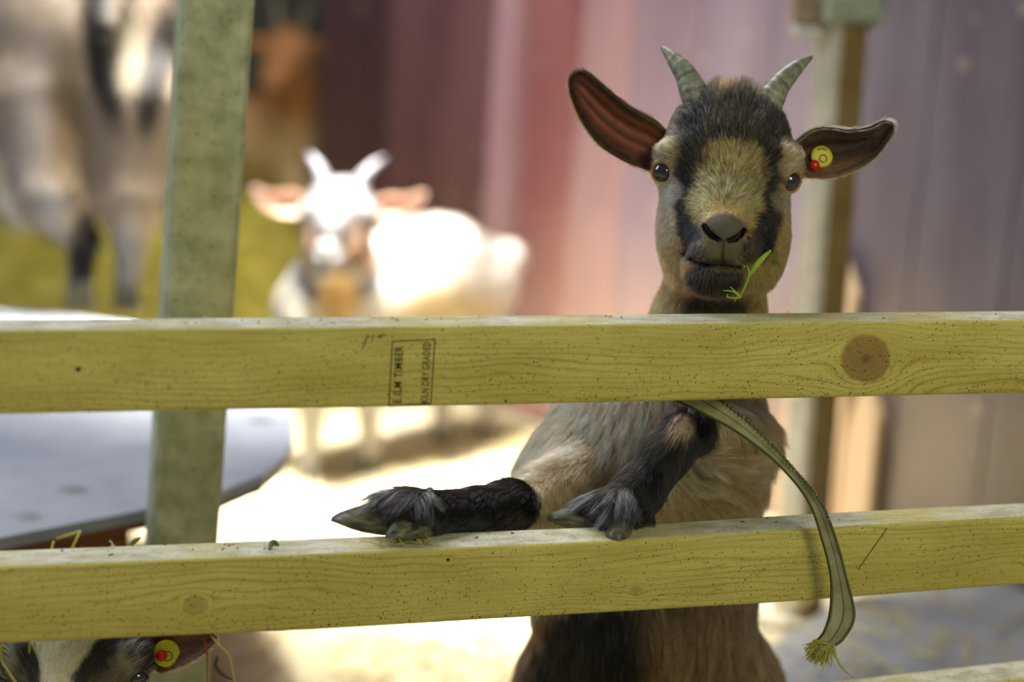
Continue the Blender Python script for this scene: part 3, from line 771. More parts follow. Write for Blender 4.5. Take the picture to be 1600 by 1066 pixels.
def finish_head(b, lids=True):
    ER = 16.5 * K
    for s_, n_ in EYES:
        b.ell(s_ + n_ * 0.001, (16.5 * K, 17 * K, 11 * K), A=np.stack([nrm(np.cross(UP, n_)), UP, n_]), k=0.003, sub=True)
        b.tor(s_ + n_ * 0.0005, n_, 16.4 * K, 2.4 * K, 0.004)
    # nostrils, lip cleft and mouth line cut into the surface
    def cut(pts, rr, k, deep=0.0):
        p = HB.hit([x[0] for x in pts], [x[1] for x in pts]) + FWD * deep
        for i in range(len(p) - 1):
            r0_, r1_ = (rr[i], rr[i + 1]) if isinstance(rr, (list, tuple)) else (rr, rr)
            b.cap(p[i], p[i + 1], r0_ * K, r1_ * K, k, True)
    for dd in (0.0, 0.0035, 0.007):
        cut([(1100, 351), (1106, 361), (1114, 369), (1123, 374)], [2.4, 4.6, 4.8, 3.0], 0.0015, dd)
        cut([(1163, 358), (1157, 367), (1149, 373), (1139, 376)], [2.4, 4.4, 4.8, 3.0], 0.0015, dd)
    for dd in (0.0, 0.002): cut([(1130, 377), (1128, 392), (1128, 414)], 1.9, 0.0015, dd)
    for dd in (0.0, 0.003): cut([(1070, 396), (1082, 406), (1104, 412), (1128, 416), (1152, 416), (1176, 411)], 2.5, 0.0015, dd)
    return b

EAR_L = dict(up=[(1040, 203), (1020, 186), (985, 168), (948, 138), (918, 113), (902, 112), (892, 120)],
             lo=[(1026, 268), (1004, 262), (970, 248), (936, 224), (908, 186), (893, 150), (889, 128)], dep=[16, 14, 12, 10, 10, 12, 14], cup=17)
EAR_R = dict(up=[(1240, 224), (1268, 204), (1296, 200), (1326, 204), (1356, 200), (1380, 190), (1394, 192)],
             lo=[(1250, 275), (1274, 277), (1302, 276), (1334, 265), (1364, 247), (1386, 220), (1397, 198)], dep=[18, 15, 12, 10, 8, 8, 10], cup=15)
EAR_LH = dict(up=[(2276 - u, v - 12) for u, v in EAR_R['up']], lo=[(2276 - u, v - 12) for u, v in EAR_R['lo']], dep=EAR_R['dep'], cup=14)
EAR_RD = dict(up=[(1240, 224), (1262, 205), (1290, 200), (1312, 201), (1330, 206), (1342, 214), (1350, 224)],
              lo=[(1246, 278), (1262, 280), (1284, 272), (1306, 262), (1326, 250), (1340, 238), (1350, 228)], dep=[18, 12, 8, 6, 4, 4, 4], cup=9)
def ear_grid(E, T, na=34, nb=17):
    up = smoothline(np.array(E['up'], float), na); lo = smoothline(np.array(E['lo'], float), na); dp = smoothline(np.array([[d, 0] for d in E['dep']], float), na)[:, 0]
    s_ = np.linspace(0, 1, na); t_ = np.linspace(0, 1, nb)
    G = np.zeros((na, nb, 3))
    for j, t in enumerate(t_):
        uu = lo[:, 0] * (1 - t) + up[:, 0] * t; vv = lo[:, 1] * (1 - t) + up[:, 1] * t
        prof = np.sin(np.pi * np.clip(0.12 + 0.88 * s_, 0, 1)) ** 0.6
        c = E['cup'] * prof * (np.sin(np.pi * t) ** 0.8) + 1.6 * np.sin(t * 22) * prof * (1 - abs(2 * t - 1))
        G[:, j] = ap(T, H(uu, vv, dp + c))
    return G
M_EARIN = None
def mat_ear():
    t = NT('ear_skin'); a = t.n.new('ShaderNodeAttribute'); a.attribute_name = 'coat'
    f = t.noise(t.co(), 90, 3); col = t.mix(0.35, a.outputs['Color'], t.mix(f, (0.02, 0.01, 0.01), a.outputs['Color']))
    t.bump(f, 0.2, 0.001)
    return t.fin(col, 0.6, 0.3, Subsurface_Weight=0.15, Subsurface_Scale=0.01)
M_EAR = mat_ear()
def mat_horn():
    t = NT('horn_keratin'); a = t.sep(t.co('UV'))
    rg = t.noise(t.comb(t.math('MULTIPLY', a[0], 16.0), t.math('MULTIPLY', a[1], 1.5), 0.0), 1.0, 3, 0.6)
    f = t.noise(t.co(), 130, 4, 0.6)
    col = t.mix(t.ramp(rg, [(0.35, 0.0), (0.65, 1.0)]), lin((104, 108, 88)), lin((172, 176, 154)))
    col = t.mix(t.ramp(f, [(0.45, 0.0), (0.62, 0.6)]), col, lin((86, 84, 62)))
    t.bump(t.math('ADD', rg, t.math('MULTIPLY', f, 0.4)), 0.5, 0.0015)
    return t.fin(col, 0.38, 0.5)
M_HORN = mat_horn()
def horn_pts(side):
    if side < 0: c = [(1094, 176, 14), (1086, 150, 16), (1072, 118, 20), (1053, 93, 27), (1034, 73, 36)]; rr = [25, 23.5, 18.5, 12.5, 3.2]
    else: c = [(1195, 182, 14), (1202, 158, 16), (1220, 130, 20), (1244, 106, 27), (1269, 88, 36)]; rr = [25, 23.5, 18, 12.5, 3.2]
    return c, rr
def horn(side, T, parent):
    c, rr = horn_pts(side)
    p = smoothline(np.array([H(*x) for x in c]), 42); rad = np.interp(np.linspace(0, 4, 42), range(5), rr) * K
    tt = np.linspace(0, 1, 42); rad = rad * (1 + 0.035 * np.sin(tt * 62) * (1 - tt) + 0.02 * np.sin(tt * 23))
    rad[-1] *= 0.5
    V, F = tube(p, rad, 22); uvs = np.c_[np.repeat(tt, 22), np.tile(np.linspace(0, 1, 22), 42)]
    return child('horn', ap(T, V), F, M_HORN, parent, uv=uvs)
def mat_eye():
    t = NT('goat_eye'); a = t.n.new('ShaderNodeAttribute'); a.attribute_name = 'coat'
    return t.fin(a.outputs['Color'], 0.03, 0.9, Coat_Weight=1.0, Coat_Roughness=0.01)
M_EYE = mat_eye()
def eyeball(i, T, parent):
    s_, n_ = EYES[i]; ER = 18.5 * K; c = s_ - n_ * ER * 0.60
    nu, nv = 40, 24; th = np.linspace(0, np.pi, nv); ph = np.linspace(0, 2 * np.pi, nu, endpoint=False)
    X = nrm(np.cross(UP, n_)); Y = np.cross(n_, X)
    V = []; Cc = []
    for t in th:
        for p in ph:
            V.append(c + ER * (np.sin(t) * np.cos(p) * X + np.sin(t) * np.sin(p) * Y + np.cos(t) * n_))
            x, y = np.sin(t) * np.cos(p), np.sin(t) * np.sin(p); front = np.cos(t) > 0
            rr = math.hypot(x, y)
            pup = max(abs(x) / 0.52, abs(y) / 0.30)
            if not front or rr > 0.90: cc = lin((150, 138, 130))
            elif pup < 1: cc = lin((8, 10, 20))
            elif rr < 0.80: cc = lin((22, 17, 15))
            else: cc = lin((12, 10, 10))
            Cc.append(cc)
    F = [(i_ * nu + j, (i_ + 1) * nu + j, (i_ + 1) * nu + (j + 1) % nu, i_ * nu + (j + 1) % nu) for i_ in range(nv - 1) for j in range(nu)]
    return child('eye', ap(T, np.array(V)), F, M_EYE, parent, cols=np.array(Cc))
def ear(E, T, parent, colf, furcol, n, seed, rad=0.0001, L=0.006, topL=0.008):
    G = ear_grid(E, T); V, F = sheet(G, 0.0022)
    na, nb = G.shape[:2]; tt = np.tile(np.linspace(0, 1, nb), na); ss = np.repeat(np.linspace(0, 1, na), nb)
    cin = colf(ss, tt); N0 = nrm(np.cross(G[1, 1] - G[0, 1], G[1, 2] - G[1, 1])); 
    cols = np.concatenate([cin, cin])
    o = child('ear', V, F, M_EAR, parent, cols=cols)
    if n:
        i, j = np.meshgrid(np.arange(na - 1), np.arange(nb - 1), indexing='ij'); i = i.ravel(); j = j.ravel()
        q = np.stack([i * nb + j, (i + 1) * nb + j, (i + 1) * nb + j + 1, i * nb + j + 1], 1)
        FF = np.concatenate([q, q[:, ::-1] + na * nb])
        S = np.concatenate([ss, ss]); Tt = np.concatenate([tt, tt]); isb = np.r_[np.zeros(na * nb), np.ones(na * nb)]
        kd = KDTree(len(V))
        for k2, x in enumerate(V): kd.insert(x, k2)
        kd.balance()
        look = lambda p: np.fromiter((kd.find(x)[1] for x in p), np.int64, len(p))
        # which shell side faces away from the camera
        nn = vert_normals(V, FF); away = (nn @ (V.mean(0) - CAM)) > 0
        ax_ = nrm(G[-1, nb // 2] - G[0, nb // 2])
        def lenf(p):
            k3 = look(p); edge = np.abs(2 * Tt[k3] - 1)
            return np.where(away[k3], L, np.where(edge > 0.75, L * 0.8, L * 0.9))
        def wtf(p):
            k3 = look(p); edge = np.maximum(np.abs(2 * Tt[k3] - 1), S[k3]); return np.where(away[k3], 1.0, np.where(edge > 0.7, 1.2, 0.3)) + 2.0 * (edge > 0.93)
        def combf(p):
            k3 = look(p); return ax_ + 0.8 * (2 * Tt[k3] - 1)[:, None] * ap((T[0], 1, np.zeros(3)), UP)
        def cf(p, r):
            k3 = look(p); return furcol(S[k3], Tt[k3], away[k3], r)
        fur('ear_fur', V, FF, o, n, lenf, combf, cf, wt=wtf, lift=0.3, rad=rad, seg=4, droop=0.0, clump=0.3, seed=seed)
    return o, G
def ear_tag(T, parent, G, uvc, ro, bo, text=False):
    """round yellow tag with a red button, lying in the ear"""
    # nearest ear grid point to uvc
    k_ = np.argmin(((G - ap(T, H(uvc[0], uvc[1], 20))) ** 2).sum(-1)); g0 = G.reshape(-1, 3)[k_]
    n_ = ap((T[0], 1, np.zeros(3)), nrm(-FWD + 0.15 * RT + 0.15 * UP)); c = ap(T, H(uvc[0], uvc[1], 0)); 
    dv = nrm(c - CAM); c = c + dv * ((g0 - c) @ dv) - dv * 0.005
    X = nrm(np.cross(UP, n_)); Y = np.cross(n_, X); R_ = ro * K * T[1]
    def disc(cc, R1, h, bulge=0.0, seg=36):
        a = np.linspace(0, 2 * np.pi, seg, endpoint=False); V = []
        prof = [(0.0, -h), (R1 * 0.96, -h), (R1, -h * 0.5), (R1, h * 0.5), (R1 * 0.95, h), (R1 * 0.6, h + bulge * 0.75), (0.3 * R1, h + bulge), (0.0, h + bulge)]
        for rr, z in prof:
            for t in a: V.append(cc + X * math.cos(t) * max(rr, 1e-5) + Y * math.sin(t) * max(rr, 1e-5) + n_ * z)
        F = [(i * seg + j, i * seg + (j + 1) % seg, (i + 1) * seg + (j + 1) % seg, (i + 1) * seg + j) for i in range(len(prof) - 1) for j in range(seg)]
        return np.array(V), F
    V, F = disc(c, R_, 0.0009 * 1.0)
    tg = child('ear_tag', V, F, mat_mottled('yellow_plastic', (196, 188, 20), (222, 214, 40), 60, 0.4, 0.5, bump=0), parent)
    # raised central ring and embossed print
    a = np.linspace(0, 2 * np.pi, 30); ring = np.array([c + n_ * 0.0014 + (X * math.cos(t) + Y * math.sin(t)) * R_ * 0.34 + X * R_ * 0.1 - Y * R_ * 0.2 for t in a])
    V, F = tube(ring, 0.0006, 6, cap=False); child('tag_ring', V, F, mat_mottled('tag_print', (110, 96, 20), (140, 124, 30), 60, 0.5, bump=0), tg)
    if text:
        w_ = lettering('UK 41', (0, 0), (1, 0), 1.0, face=lambda x, y: np.array([x, y, 0.0]), nin=np.zeros(3))[0] if False else None
        for q0 in (0.95, 1.25, 1.6, 1.95):
            p = np.array([c + n_ * 0.0012 + (X * math.cos(t) + Y * math.sin(t)) * R_ * 0.72 for t in np.linspace(q0, q0 + 0.16, 4)])
            V, F = tube(p, 0.0009, 6); child('tag_print', V, F, M_INK, tg)
    cb = c + (X * bo[0] - Y * bo[1]) * K * T[1] + n_ * 0.003
    V, F = disc(cb, 8.5 * K * T[1], 0.0014, 0.0022); child('tag_button', V, F, mat_mottled('red_plastic', (186, 18, 14), (214, 30, 22), 60, 0.3, 0.5, bump=0), tg)
    return tg

def shade_strand(c, r, lo=0.55, hi=1.5, pale=0.06, palecol=(200, 190, 160)):
    n = len(c); c = c * r.uniform(lo, hi, (n, 1)); m_ = r.random(n) < pale; c[m_] = c[m_] * 0.4 + lin(palecol) * 0.5; return c

# ------------------------------------------------ the standing goat
TAN = lin((186, 138, 66)); BLK = lin((30, 27, 26)); GOLD = lin((208, 164, 72)); GREY = lin((176, 160, 132)); BRN = lin((132, 100, 66))
def coat_main(p):
    u, v, z = proj(p); n = len(p)
    nz = vnoise(p, 90, 2)[:, None]
    wob = 5 * vnoise(p, 160, 8); u2 = u + wob; v2 = v + 4 * vnoise(p, 150, 9)
    c = np.tile(TAN, (n, 1))
    def paint(wt, col): nonlocal c; c = c * (1 - wt) + col * wt
    paint(blob(u2, v2, 1062, 330, 42, 90), lin((186, 148, 108)))
    paint(blob(u2, v2, 1060, 420, 32, 48), lin((196, 132, 74)))
    paint(blob(u2, v2, 1138, 178, 122, 58, 0, 0.15), lin((34, 30, 26)))
    paint(blob(u2, v2, 1138, 134, 34, 16), lin((130, 92, 54)))
    paint(blob(u2, v2, 1065, 212, 42, 40), lin((46, 43, 38)))
    paint(blob(u2, v2, 1216, 212, 42, 44), lin((42, 39, 33)))
    sl = segd(u2, v2, [(1088, 170), (1078, 240), (1076, 300), (1078, 350), (1086, 385)])
    paint(np.clip((28 - sl) / 12, 0, 1)[:, None], lin((27, 26, 30)))
    sr = segd(u2, v2, [(1195, 170), (1204, 240), (1206, 300), (1198, 345), (1188, 390)])
    paint(np.clip((23 - sr) / 10, 0, 1)[:, None], lin((24, 22, 22)))
    fan = blob(u2, v2, 1138, 276, 42, 46, 0, 0.25); paint(fan, GOLD)
    paint(blob(u2, v2, 1100, 250, 14, 24, 25, 0.4) * 0.8, lin((34, 30, 24)))
    paint(blob(u2, v2, 1140, 278, 34, 10, 0, 0.6) * 0.75, lin((62, 48, 26)))
    paint(blob(u2, v2, 1132, 318, 48, 40, 0, 0.25), lin((212, 172, 92)))
    paint(blob(u2, v2, 1136, 285, 8, 24, 0, 0.6) * 0.5, lin((110, 90, 60)))
    paint(blob(u2, v2, 1044, 246, 20, 24, 0, 0.4), lin((160, 142, 106)))
    paint(blob(u2, v2, 1233, 248, 18, 26, 0, 0.4), lin((164, 142, 100)))
    paint(blob(u2, v2, 1040, 300, 24, 20, 0, 0.5) * 0.7, lin((188, 176, 160)))
    paint(blob(u2, v2, 1232, 310, 24, 18, 0, 0.5) * 0.6, lin((180, 160, 120)))
    # bare nose and lips
    nd = segd(u, v, [(1100, 353), (1107, 363), (1115, 370), (1123, 374)]); nd = np.minimum(nd, segd(u, v, [(1163, 360), (1157, 367), (1149, 373), (1139, 376)]))
    paint(blob(u, v, 1131, 358, 36, 25, 0, 0.15), lin((104, 100, 84)))
    paint(blob(u, v, 1130, 394, 50, 24, 0, 0.2), lin((112, 100, 78)))
    paint(blob(u, v, 1084, 398, 18, 16, 0, 0.3), lin((60, 54, 52)))
    paint(blob(u, v, 1172, 392, 14, 26, 10, 0.4), lin((60, 50, 34)))
    paint(blob(u, v, 1116, 432, 50, 26, 0, 0.2), lin((34, 30, 30)))
    paint(blob(u, v, 1120, 472, 64, 20, 0, 0.3), lin((44, 38, 34)))
    paint(blob(u, v, 1130, 420, 26, 5, 0, 0.4) * 0.6, lin((110, 100, 70)))
    paint((nd < 4.5)[:, None] * (z < 1.76)[:, None] * 1.0, lin((22, 16, 14)))
    # neck and body
    b = np.clip((v - 478) / 25, 0, 1)[:, None]
    body = lin((196, 168, 124)) * (1 - np.clip((u - 960) / 260, 0, 1)[:, None]) + lin((158, 120, 72)) * np.clip((u - 960) / 260, 0, 1)[:, None]
    body = body * (1 + 0.22 * vnoise(p, 45, 11)[:, None])
    q = blob(u2, v2, 950, 740, 60, 36, -20, 0.5) * 0.5; body = body * (1 - q) + lin((120, 92, 76)) * q
    lo = np.clip((v2 - 905 + (u2 - 900) * 0.10) / 40, 0, 1)[:, None]
    lowc = lin((128, 96, 66)) + 0 * p
    bk = blob(u2 + (v2 - 960) * 0.12, v2, 925, 1060, 98, 190, 0, 0.22); lowc = lowc * (1 - bk) + lin((20, 17, 18)) * bk
    body = body * (1 - lo) + lowc * lo
    c = c * (1 - b) + body * b
    bk2 = blob(u, v, 1060, 500, 30, 40, 0, 0.4) * b; c = c * (1 - bk2) + lin((60, 52, 48)) * bk2
    # forelegs: by distance from the leg bones
    for bones, a0 in ((LEG1, 1), (LEG2, 1)):
        d = np.full(n, 9.0)
        for x, y in zip(bones[:-1], bones[1:]):
            ba = y - x; h = np.clip((p - x) @ ba / (ba @ ba), 0, 1); d = np.minimum(d, np.linalg.norm(p - x - h[:, None] * ba, axis=1))
        wt = np.clip((0.034 - d) / 0.006, 0, 1)[:, None]; c = c * (1 - wt) + lin((17, 15, 14)) * wt
    pt = np.clip(1.4 - np.linalg.norm((p - PATCH) / 0.011, axis=1), 0, 1)[:, None]; c = c * (1 - pt) + lin((206, 172, 132)) * pt
    lum = c.mean(1, keepdims=True); c = c * (1 + 0.35 * np.clip((lum - 0.04) / 0.08, 0, 1) * (1 - b * 0.5))
    return np.clip(c, 0.003, 0.9)

LEG1 = [P(800, 790, 1.752), P(745, 797, 1.725), P(672, 803, 1.692), P(632, 797, 1.682)]
LEG2 = [P(1072, 676, 1.765), P(1042, 708, 1.760), P(1000, 765, 1.742), P(965, 792, 1.730)]
PATCH = P(1068, 662, 1.742)
g1 = empty('goat', (*onplane(np.array([1000.]), np.array([1400.]), 0.0)[0][:2], 0), 'young tan and black horned goat standing up at the fence, hooves on the lower rail', 'goat')
bb = base_head()
bb.cap(H(1130, 340, 60), P(1106, 520, 1.87), 74 * K, 80 * K, 0.03)        # neck
bb.cap(P(1106, 520, 1.88), P(1036, 690, 1.925), 80 * K, 164 * K, 0.03)
bb.cap(P(1030, 690, 1.93), P(1004, 900, 1.965), 166 * K, 170 * K, 0.05)
bb.cap(P(1004, 900, 1.965), P(1012, 1110, 2.01), 172 * K, 196 * K, 0.05)
bb.ell(P(890, 770, 1.90), (0.055, 0.07, 0.06), k=0.03)                    # shoulder on the left
bb.cap(P(905, 745, 1.87), P(812, 792, 1.775), 0.034, 0.022, 0.02)        # left forearm to the knee
bb.cap(P(1160, 690, 1.87), P(1092, 674, 1.785), 0.036, 0.024, 0.015)
rr1 = [0.0225, 0.0195, 0.019, 0.0185]
for i in range(3): bb.cap(LEG1[i], LEG1[i + 1], rr1[i], rr1[i + 1], 0.006)
bb.ell(P(790, 789, 1.755), (0.025, 0.0215, 0.023), k=0.008)
bb.cap(P(640, 797, 1.685), P(612, 796, 1.690), 0.0165, 0.0135, 0.006); bb.cap(P(652, 798, 1.677), P(642, 804, 1.668), 0.0165, 0.0125, 0.006)
rr2 = [0.0235, 0.0215, 0.0215, 0.0205]
for i in range(3): bb.cap(LEG2[i], LEG2[i + 1], rr2[i], rr2[i + 1], 0.008)
bb.cap(P(965, 790, 1.730), P(938, 793, 1.735), 0.0165, 0.0135, 0.006); bb.cap(P(972, 796, 1.722), P(969, 804, 1.716), 0.0165, 0.012, 0.006)
bb.cap(P(990, 790, 1.735), P(1005, 815, 1.738), 0.016, 0.010, 0.008)
# hindquarters and hind legs down to the floor
hl = []
for sx in (-1, 1):
    hip = P(1014 + sx * 85, 1090, 2.03); knee = hip + np.array([sx * 0.02, -0.04, -0.10]); hock = np.array([hip[0] + sx * 0.02, hip[1] + 0.05, 0.13]); fet = np.array([hock[0], hock[1] - 0.02, 0.035])
    bb.cap(hip, knee, 0.085, 0.06, 0.04); bb.cap(knee, hock, 0.045, 0.02, 0.02); bb.cap(hock, fet, 0.018, 0.015, 0.01); hl.append(fet)
finish_head(bb)
V, F = bb.mesh(0.0016)
body1 = child('body', V, F, M_COAT, g1, cols=coat_main(V) * 0.8)
BV, BF = V, F
UPW = UP
def headness(p): return np.clip((498 - proj(p)[1]) / 20, 0, 1)
LEGS_ALL = [LEG1 + [P(598, 798, 1.692)], LEG2 + [P(925, 795, 1.735)]]
def legdist(p):
    d = np.full(len(p), 9.0); tt = np.zeros(len(p))
    for bones in LEGS_ALL:
        for i, (x, y) in enumerate(zip(bones[:-1], bones[1:])):
            ba = y - x; h = np.clip((p - x) @ ba / (ba @ ba), 0, 1); e = np.linalg.norm(p - x - h[:, None] * ba, axis=1)
            m_ = e < d; d[m_] = e[m_]; tt[m_] = (i + h)[m_]
    return d, tt
def len_head(p):
    u, v, z = proj(p)
    L = np.full(len(p), 0.0065)
    L += 0.0085 * np.clip((215 - v) / 60, 0, 1)                      # forehead
    L += 0.014 * (blob(u, v, 1122, 145, 16, 22, 0, 0.5) + blob(u, v, 1160, 145, 16, 22, 0, 0.5))[:, 0]
    L += 0.003 * blob(u, v, 1138, 270, 60, 50, 0, 0.4)[:, 0]
    L += 0.006 * np.clip((v - 400) / 60, 0, 1)
    # short on the muzzle
    mz = np.maximum(blob(u, v, 1130, 385, 58, 52, 0, 0.25), blob(u, v, 1131, 352, 42, 34, 0, 0.25))[:, 0] * (z < 1.765); L = L * (1 - mz) + 0.0022 * mz
    bare = np.maximum(blob(u, v, 1131, 358, 34, 24, 0, 0.08), blob(u, v, 1130, 388, 30, 22, 0, 0.1))[:, 0] * (z < 1.765); L = L * (1 - bare)
    for s_, n_ in EYES:
        dd = np.linalg.norm(p - s_, axis=1) / K; L = np.where(dd < 18.5, 0, np.where(dd < 28, np.minimum(L, 0.003), L))
    for sd in (-1, 1):
        c, rr = horn_pts(sd); q = np.array([H(*x) for x in c])
        for i in range(len(q) - 1):
            ba = q[i + 1] - q[i]; h = np.clip((p - q[i]) @ ba / (ba @ ba), 0, 1); e = np.linalg.norm(p - q[i] - h[:, None] * ba, axis=1)
            L = np.where(e < rr[0] * K * 0.92, 0, L)
    return L
def comb_head(p):
    u, v, z = proj(p)
    cx, cy = 1132.0, 340.0
    du, dv = u - cx, v - cy; up_ = (v < 400)
    d = (du / 90)[:, None] * RT - (dv / 90)[:, None] * UP + 0.5 * FWD
    side = np.clip((np.abs(du) - 55) / 40, 0, 1)[:, None] * np.clip((v - 255) / 50, 0, 1)[:, None]
    d = d * (1 - side) + (np.sign(du)[:, None] * RT * 0.35 - UP * 1.0 + FWD * 0.5) * side
    jaw = np.clip((v - 405) / 30, 0, 1)[:, None]; d = d * (1 - jaw) + (-UP + (du / 120)[:, None] * RT + 0.3 * FWD) * jaw
    return nrm(d)
def wt_head(p):
    u, v, z = proj(p); front = bb.grad(p[::1]) @ FWD
    return headness(p) * np.where(front < 0.35, 1.0, 0.25)
def col_head(p, r):
    c = coat_main(p); u, v, z = proj(p); n = len(p)
    c = shade_strand(c, r, 0.3, 1.8, 0.02)
    m_ = (r.random(n) < 0.10) & (v < 250) & (u > 1040) & (u < 1245); c[m_] = GOLD * r.uniform(0.4, 1.0, (m_.sum(), 1))
    m_ = (r.random(n) < 0.14) & (blob(u, v, 1138, 262, 50, 56, 0, 0.2)[:, 0] > 0.3); c[m_] = BLK
    return c
fur('fur', BV, BF, body1, 105000, len_head, comb_head, col_head, wt=wt_head, lift=lambda p: np.clip(0.38 + 0.3 * np.clip((190 - proj(p)[1]) / 50, 0, 1), 0, 1), rad=0.00019, seg=5, droop=0.05, clump=0.6, seed=11)
def len_body(p):
    u, v, z = proj(p); d, tt = legdist(p)
    L = np.full(len(p), 0.022); L += 0.008 * blob(u, v, 1130, 740, 90, 50, 0, 0.5)[:, 0]
    L = np.where((d < 0.03), 0.008, L)
    L = np.where(z < 1.80, np.minimum(L, 0.011), L)
    return L * (1 - headness(p))
def comb_body(p):
    u, v, z = proj(p)
    side = np.clip((u - 1010) / 200, -1, 1)[:, None]
    d = -UP * 1.0 + RT * 0.30 * side + 0.15 * FWD
    sw = blob(u, v, 1120, 740, 90, 60, 0, 0.4); d = d * (1 - sw) + (RT * 0.9 - UP * 0.5) * sw
    sw = blob(u, v, 900, 730, 60, 80, 0, 0.4); d = d * (1 - sw) + (-RT * 0.7 - UP * 0.8) * sw
    return nrm(d)
def isleg(p): return (legdist(p)[0] < 0.0275).astype(float)
def wt_body(p):
    u, v, z = proj(p); vis = np.where((v > 600) & (v < 1110), 1.0, 0.12); return (1 - headness(p)) * (1 - isleg(p)) * vis * np.where(bb.grad(p) @ FWD < 0.4, 1.0, 0.15)
fur('fur', BV, BF, body1, 70000, len_body, comb_body, lambda p, r: shade_strand(coat_main(p), r, 0.3, 1.9, 0.05), wt=wt_body, lift=0.22, rad=0.00022, seg=6, droop=0.15, clump=0.75, seed=12, guides=26)
def len_leg(p):
    d, tt = legdist(p); L = np.full(len(p), 0.0075)
    L = np.where(np.linalg.norm(p - PATCH, axis=1) < 0.009, 0.0012, L)
    for c in (P(610, 788, 1.69), P(640, 790, 1.672), P(925, 785, 1.73), P(965, 792, 1.715), P(1010, 825, 1.735), P(1040, 690, 1.74)):
        L = L + 0.015 * np.clip(1.3 - np.linalg.norm(p - c, axis=1) / 0.018, 0, 1)
    return L
def comb_leg(p):
    d = np.zeros_like(p)
    for bones in LEGS_ALL:
        e = np.full(len(p), 9.0)
        for x, y in zip(bones[:-1], bones[1:]):
            ba = y - x; h = np.clip((p - x) @ ba / (ba @ ba), 0, 1); ee = np.linalg.norm(p - x - h[:, None] * ba, axis=1)
            m_ = (ee < e) & (ee < 0.04); e[m_] = ee[m_]; d[m_] = nrm(ba)
    return nrm(d + np.array([0, 0, -0.55]))
fur('fur', BV, BF, body1, 56000, len_leg, comb_leg, lambda p, r: shade_strand(coat_main(p), r, 0.5, 1.5, 0.015), wt=isleg, lift=0.26, rad=0.00014, seg=5, droop=0.15, clump=0.7, seed=13, guides=18)

FR = [P(588, 772, 1.69), P(606, 768, 1.685), P(640, 770, 1.668), P(660, 772, 1.668), P(905, 772, 1.732), P(925, 768, 1.73), P(958, 772, 1.708), P(978, 775, 1.71)]
def fringe_wt(p):
    return np.max([np.clip(1 - np.linalg.norm(p - c, axis=1) / 0.013, 0, 1) for c in FR], axis=0)
def fringe_comb(p):
    u = proj(p)[0]; outer = ((u < 620) | ((u > 860) & (u < 935)))[:, None]
    return nrm(np.where(outer, -RT * 1.0 - UP * 0.35, -RT * 0.35 - UP * 1.0) - FWD * 0.1) + np.zeros_like(p)
fur('fringe', BV, BF, body1, 1300, lambda p: 0.023 * (fringe_wt(p) > 0), fringe_comb,
    lambda p, r: lin((150, 154, 166)) * r.uniform(0.1, 1.1, (len(p), 1)) ** 2.5, wt=fringe_wt, lift=0.30, rad=0.0002, seg=7, droop=0.35, clump=0.8, seed=17, guides=22, jit=0.35)
horn(-1, IDT, g1); horn(1, IDT, g1); eyeball(0, IDT, g1); eyeball(1, IDT, g1)
def ear_col_red(s_, t_):
    e = np.clip((np.abs(2 * t_ - 1) - 0.55) / 0.3, 0, 1)[:, None]; tip = np.clip((s_ - 0.75) / 0.2, 0, 1)[:, None]
    rib = (0.75 + 0.35 * np.sin(t_ * 24))[:, None]
    c = lin((150, 88, 72)) * rib * (1 - e) + lin((74, 56, 46)) * e; return c * (1 - tip) + lin((76, 54, 46)) * tip
def ear_col_dark(s_, t_):
    e = np.clip((np.abs(2 * t_ - 1) - 0.6) / 0.3, 0, 1)[:, None]; rib = (0.8 + 0.35 * np.sin(t_ * 24))[:, None]
    lo = np.clip((0.35 - t_) / 0.2, 0, 1)[:, None] * np.clip((0.7 - s_) / 0.2, 0, 1)[:, None]
    c = lin((66, 46, 40)) * rib * (1 - e) + lin((38, 30, 26)) * e; return c * (1 - lo) + lin((150, 112, 80)) * lo
def ear_fur_col(base, edge):
    def f(s_, t_, aw, r):
        c = np.tile(lin(base), (len(s_), 1)); e = ((np.abs(2 * t_ - 1) > 0.8) | (s_ > 0.93)) & ~aw
        c[e] = lin(edge); c[aw & (t_ > .9)] = lin(edge); nr = s_ < 0.25; c[nr] = c[nr] * 0.5 + lin((130, 104, 60)) * 0.5
        return shade_strand(c, r, 0.5, 1.4, 0.03)
    return f
e1, G1 = ear(EAR_L, IDT, g1, ear_col_red, ear_fur_col((84, 70, 44), (66, 52, 40)), 9000, 21)
e2, G2 = ear(EAR_R, IDT, g1, ear_col_dark, ear_fur_col((120, 108, 88), (110, 98, 80)), 9000, 22)
ear_tag(IDT, e2, G2, (1284, 245), 17.5, (-14, 15), text=True)

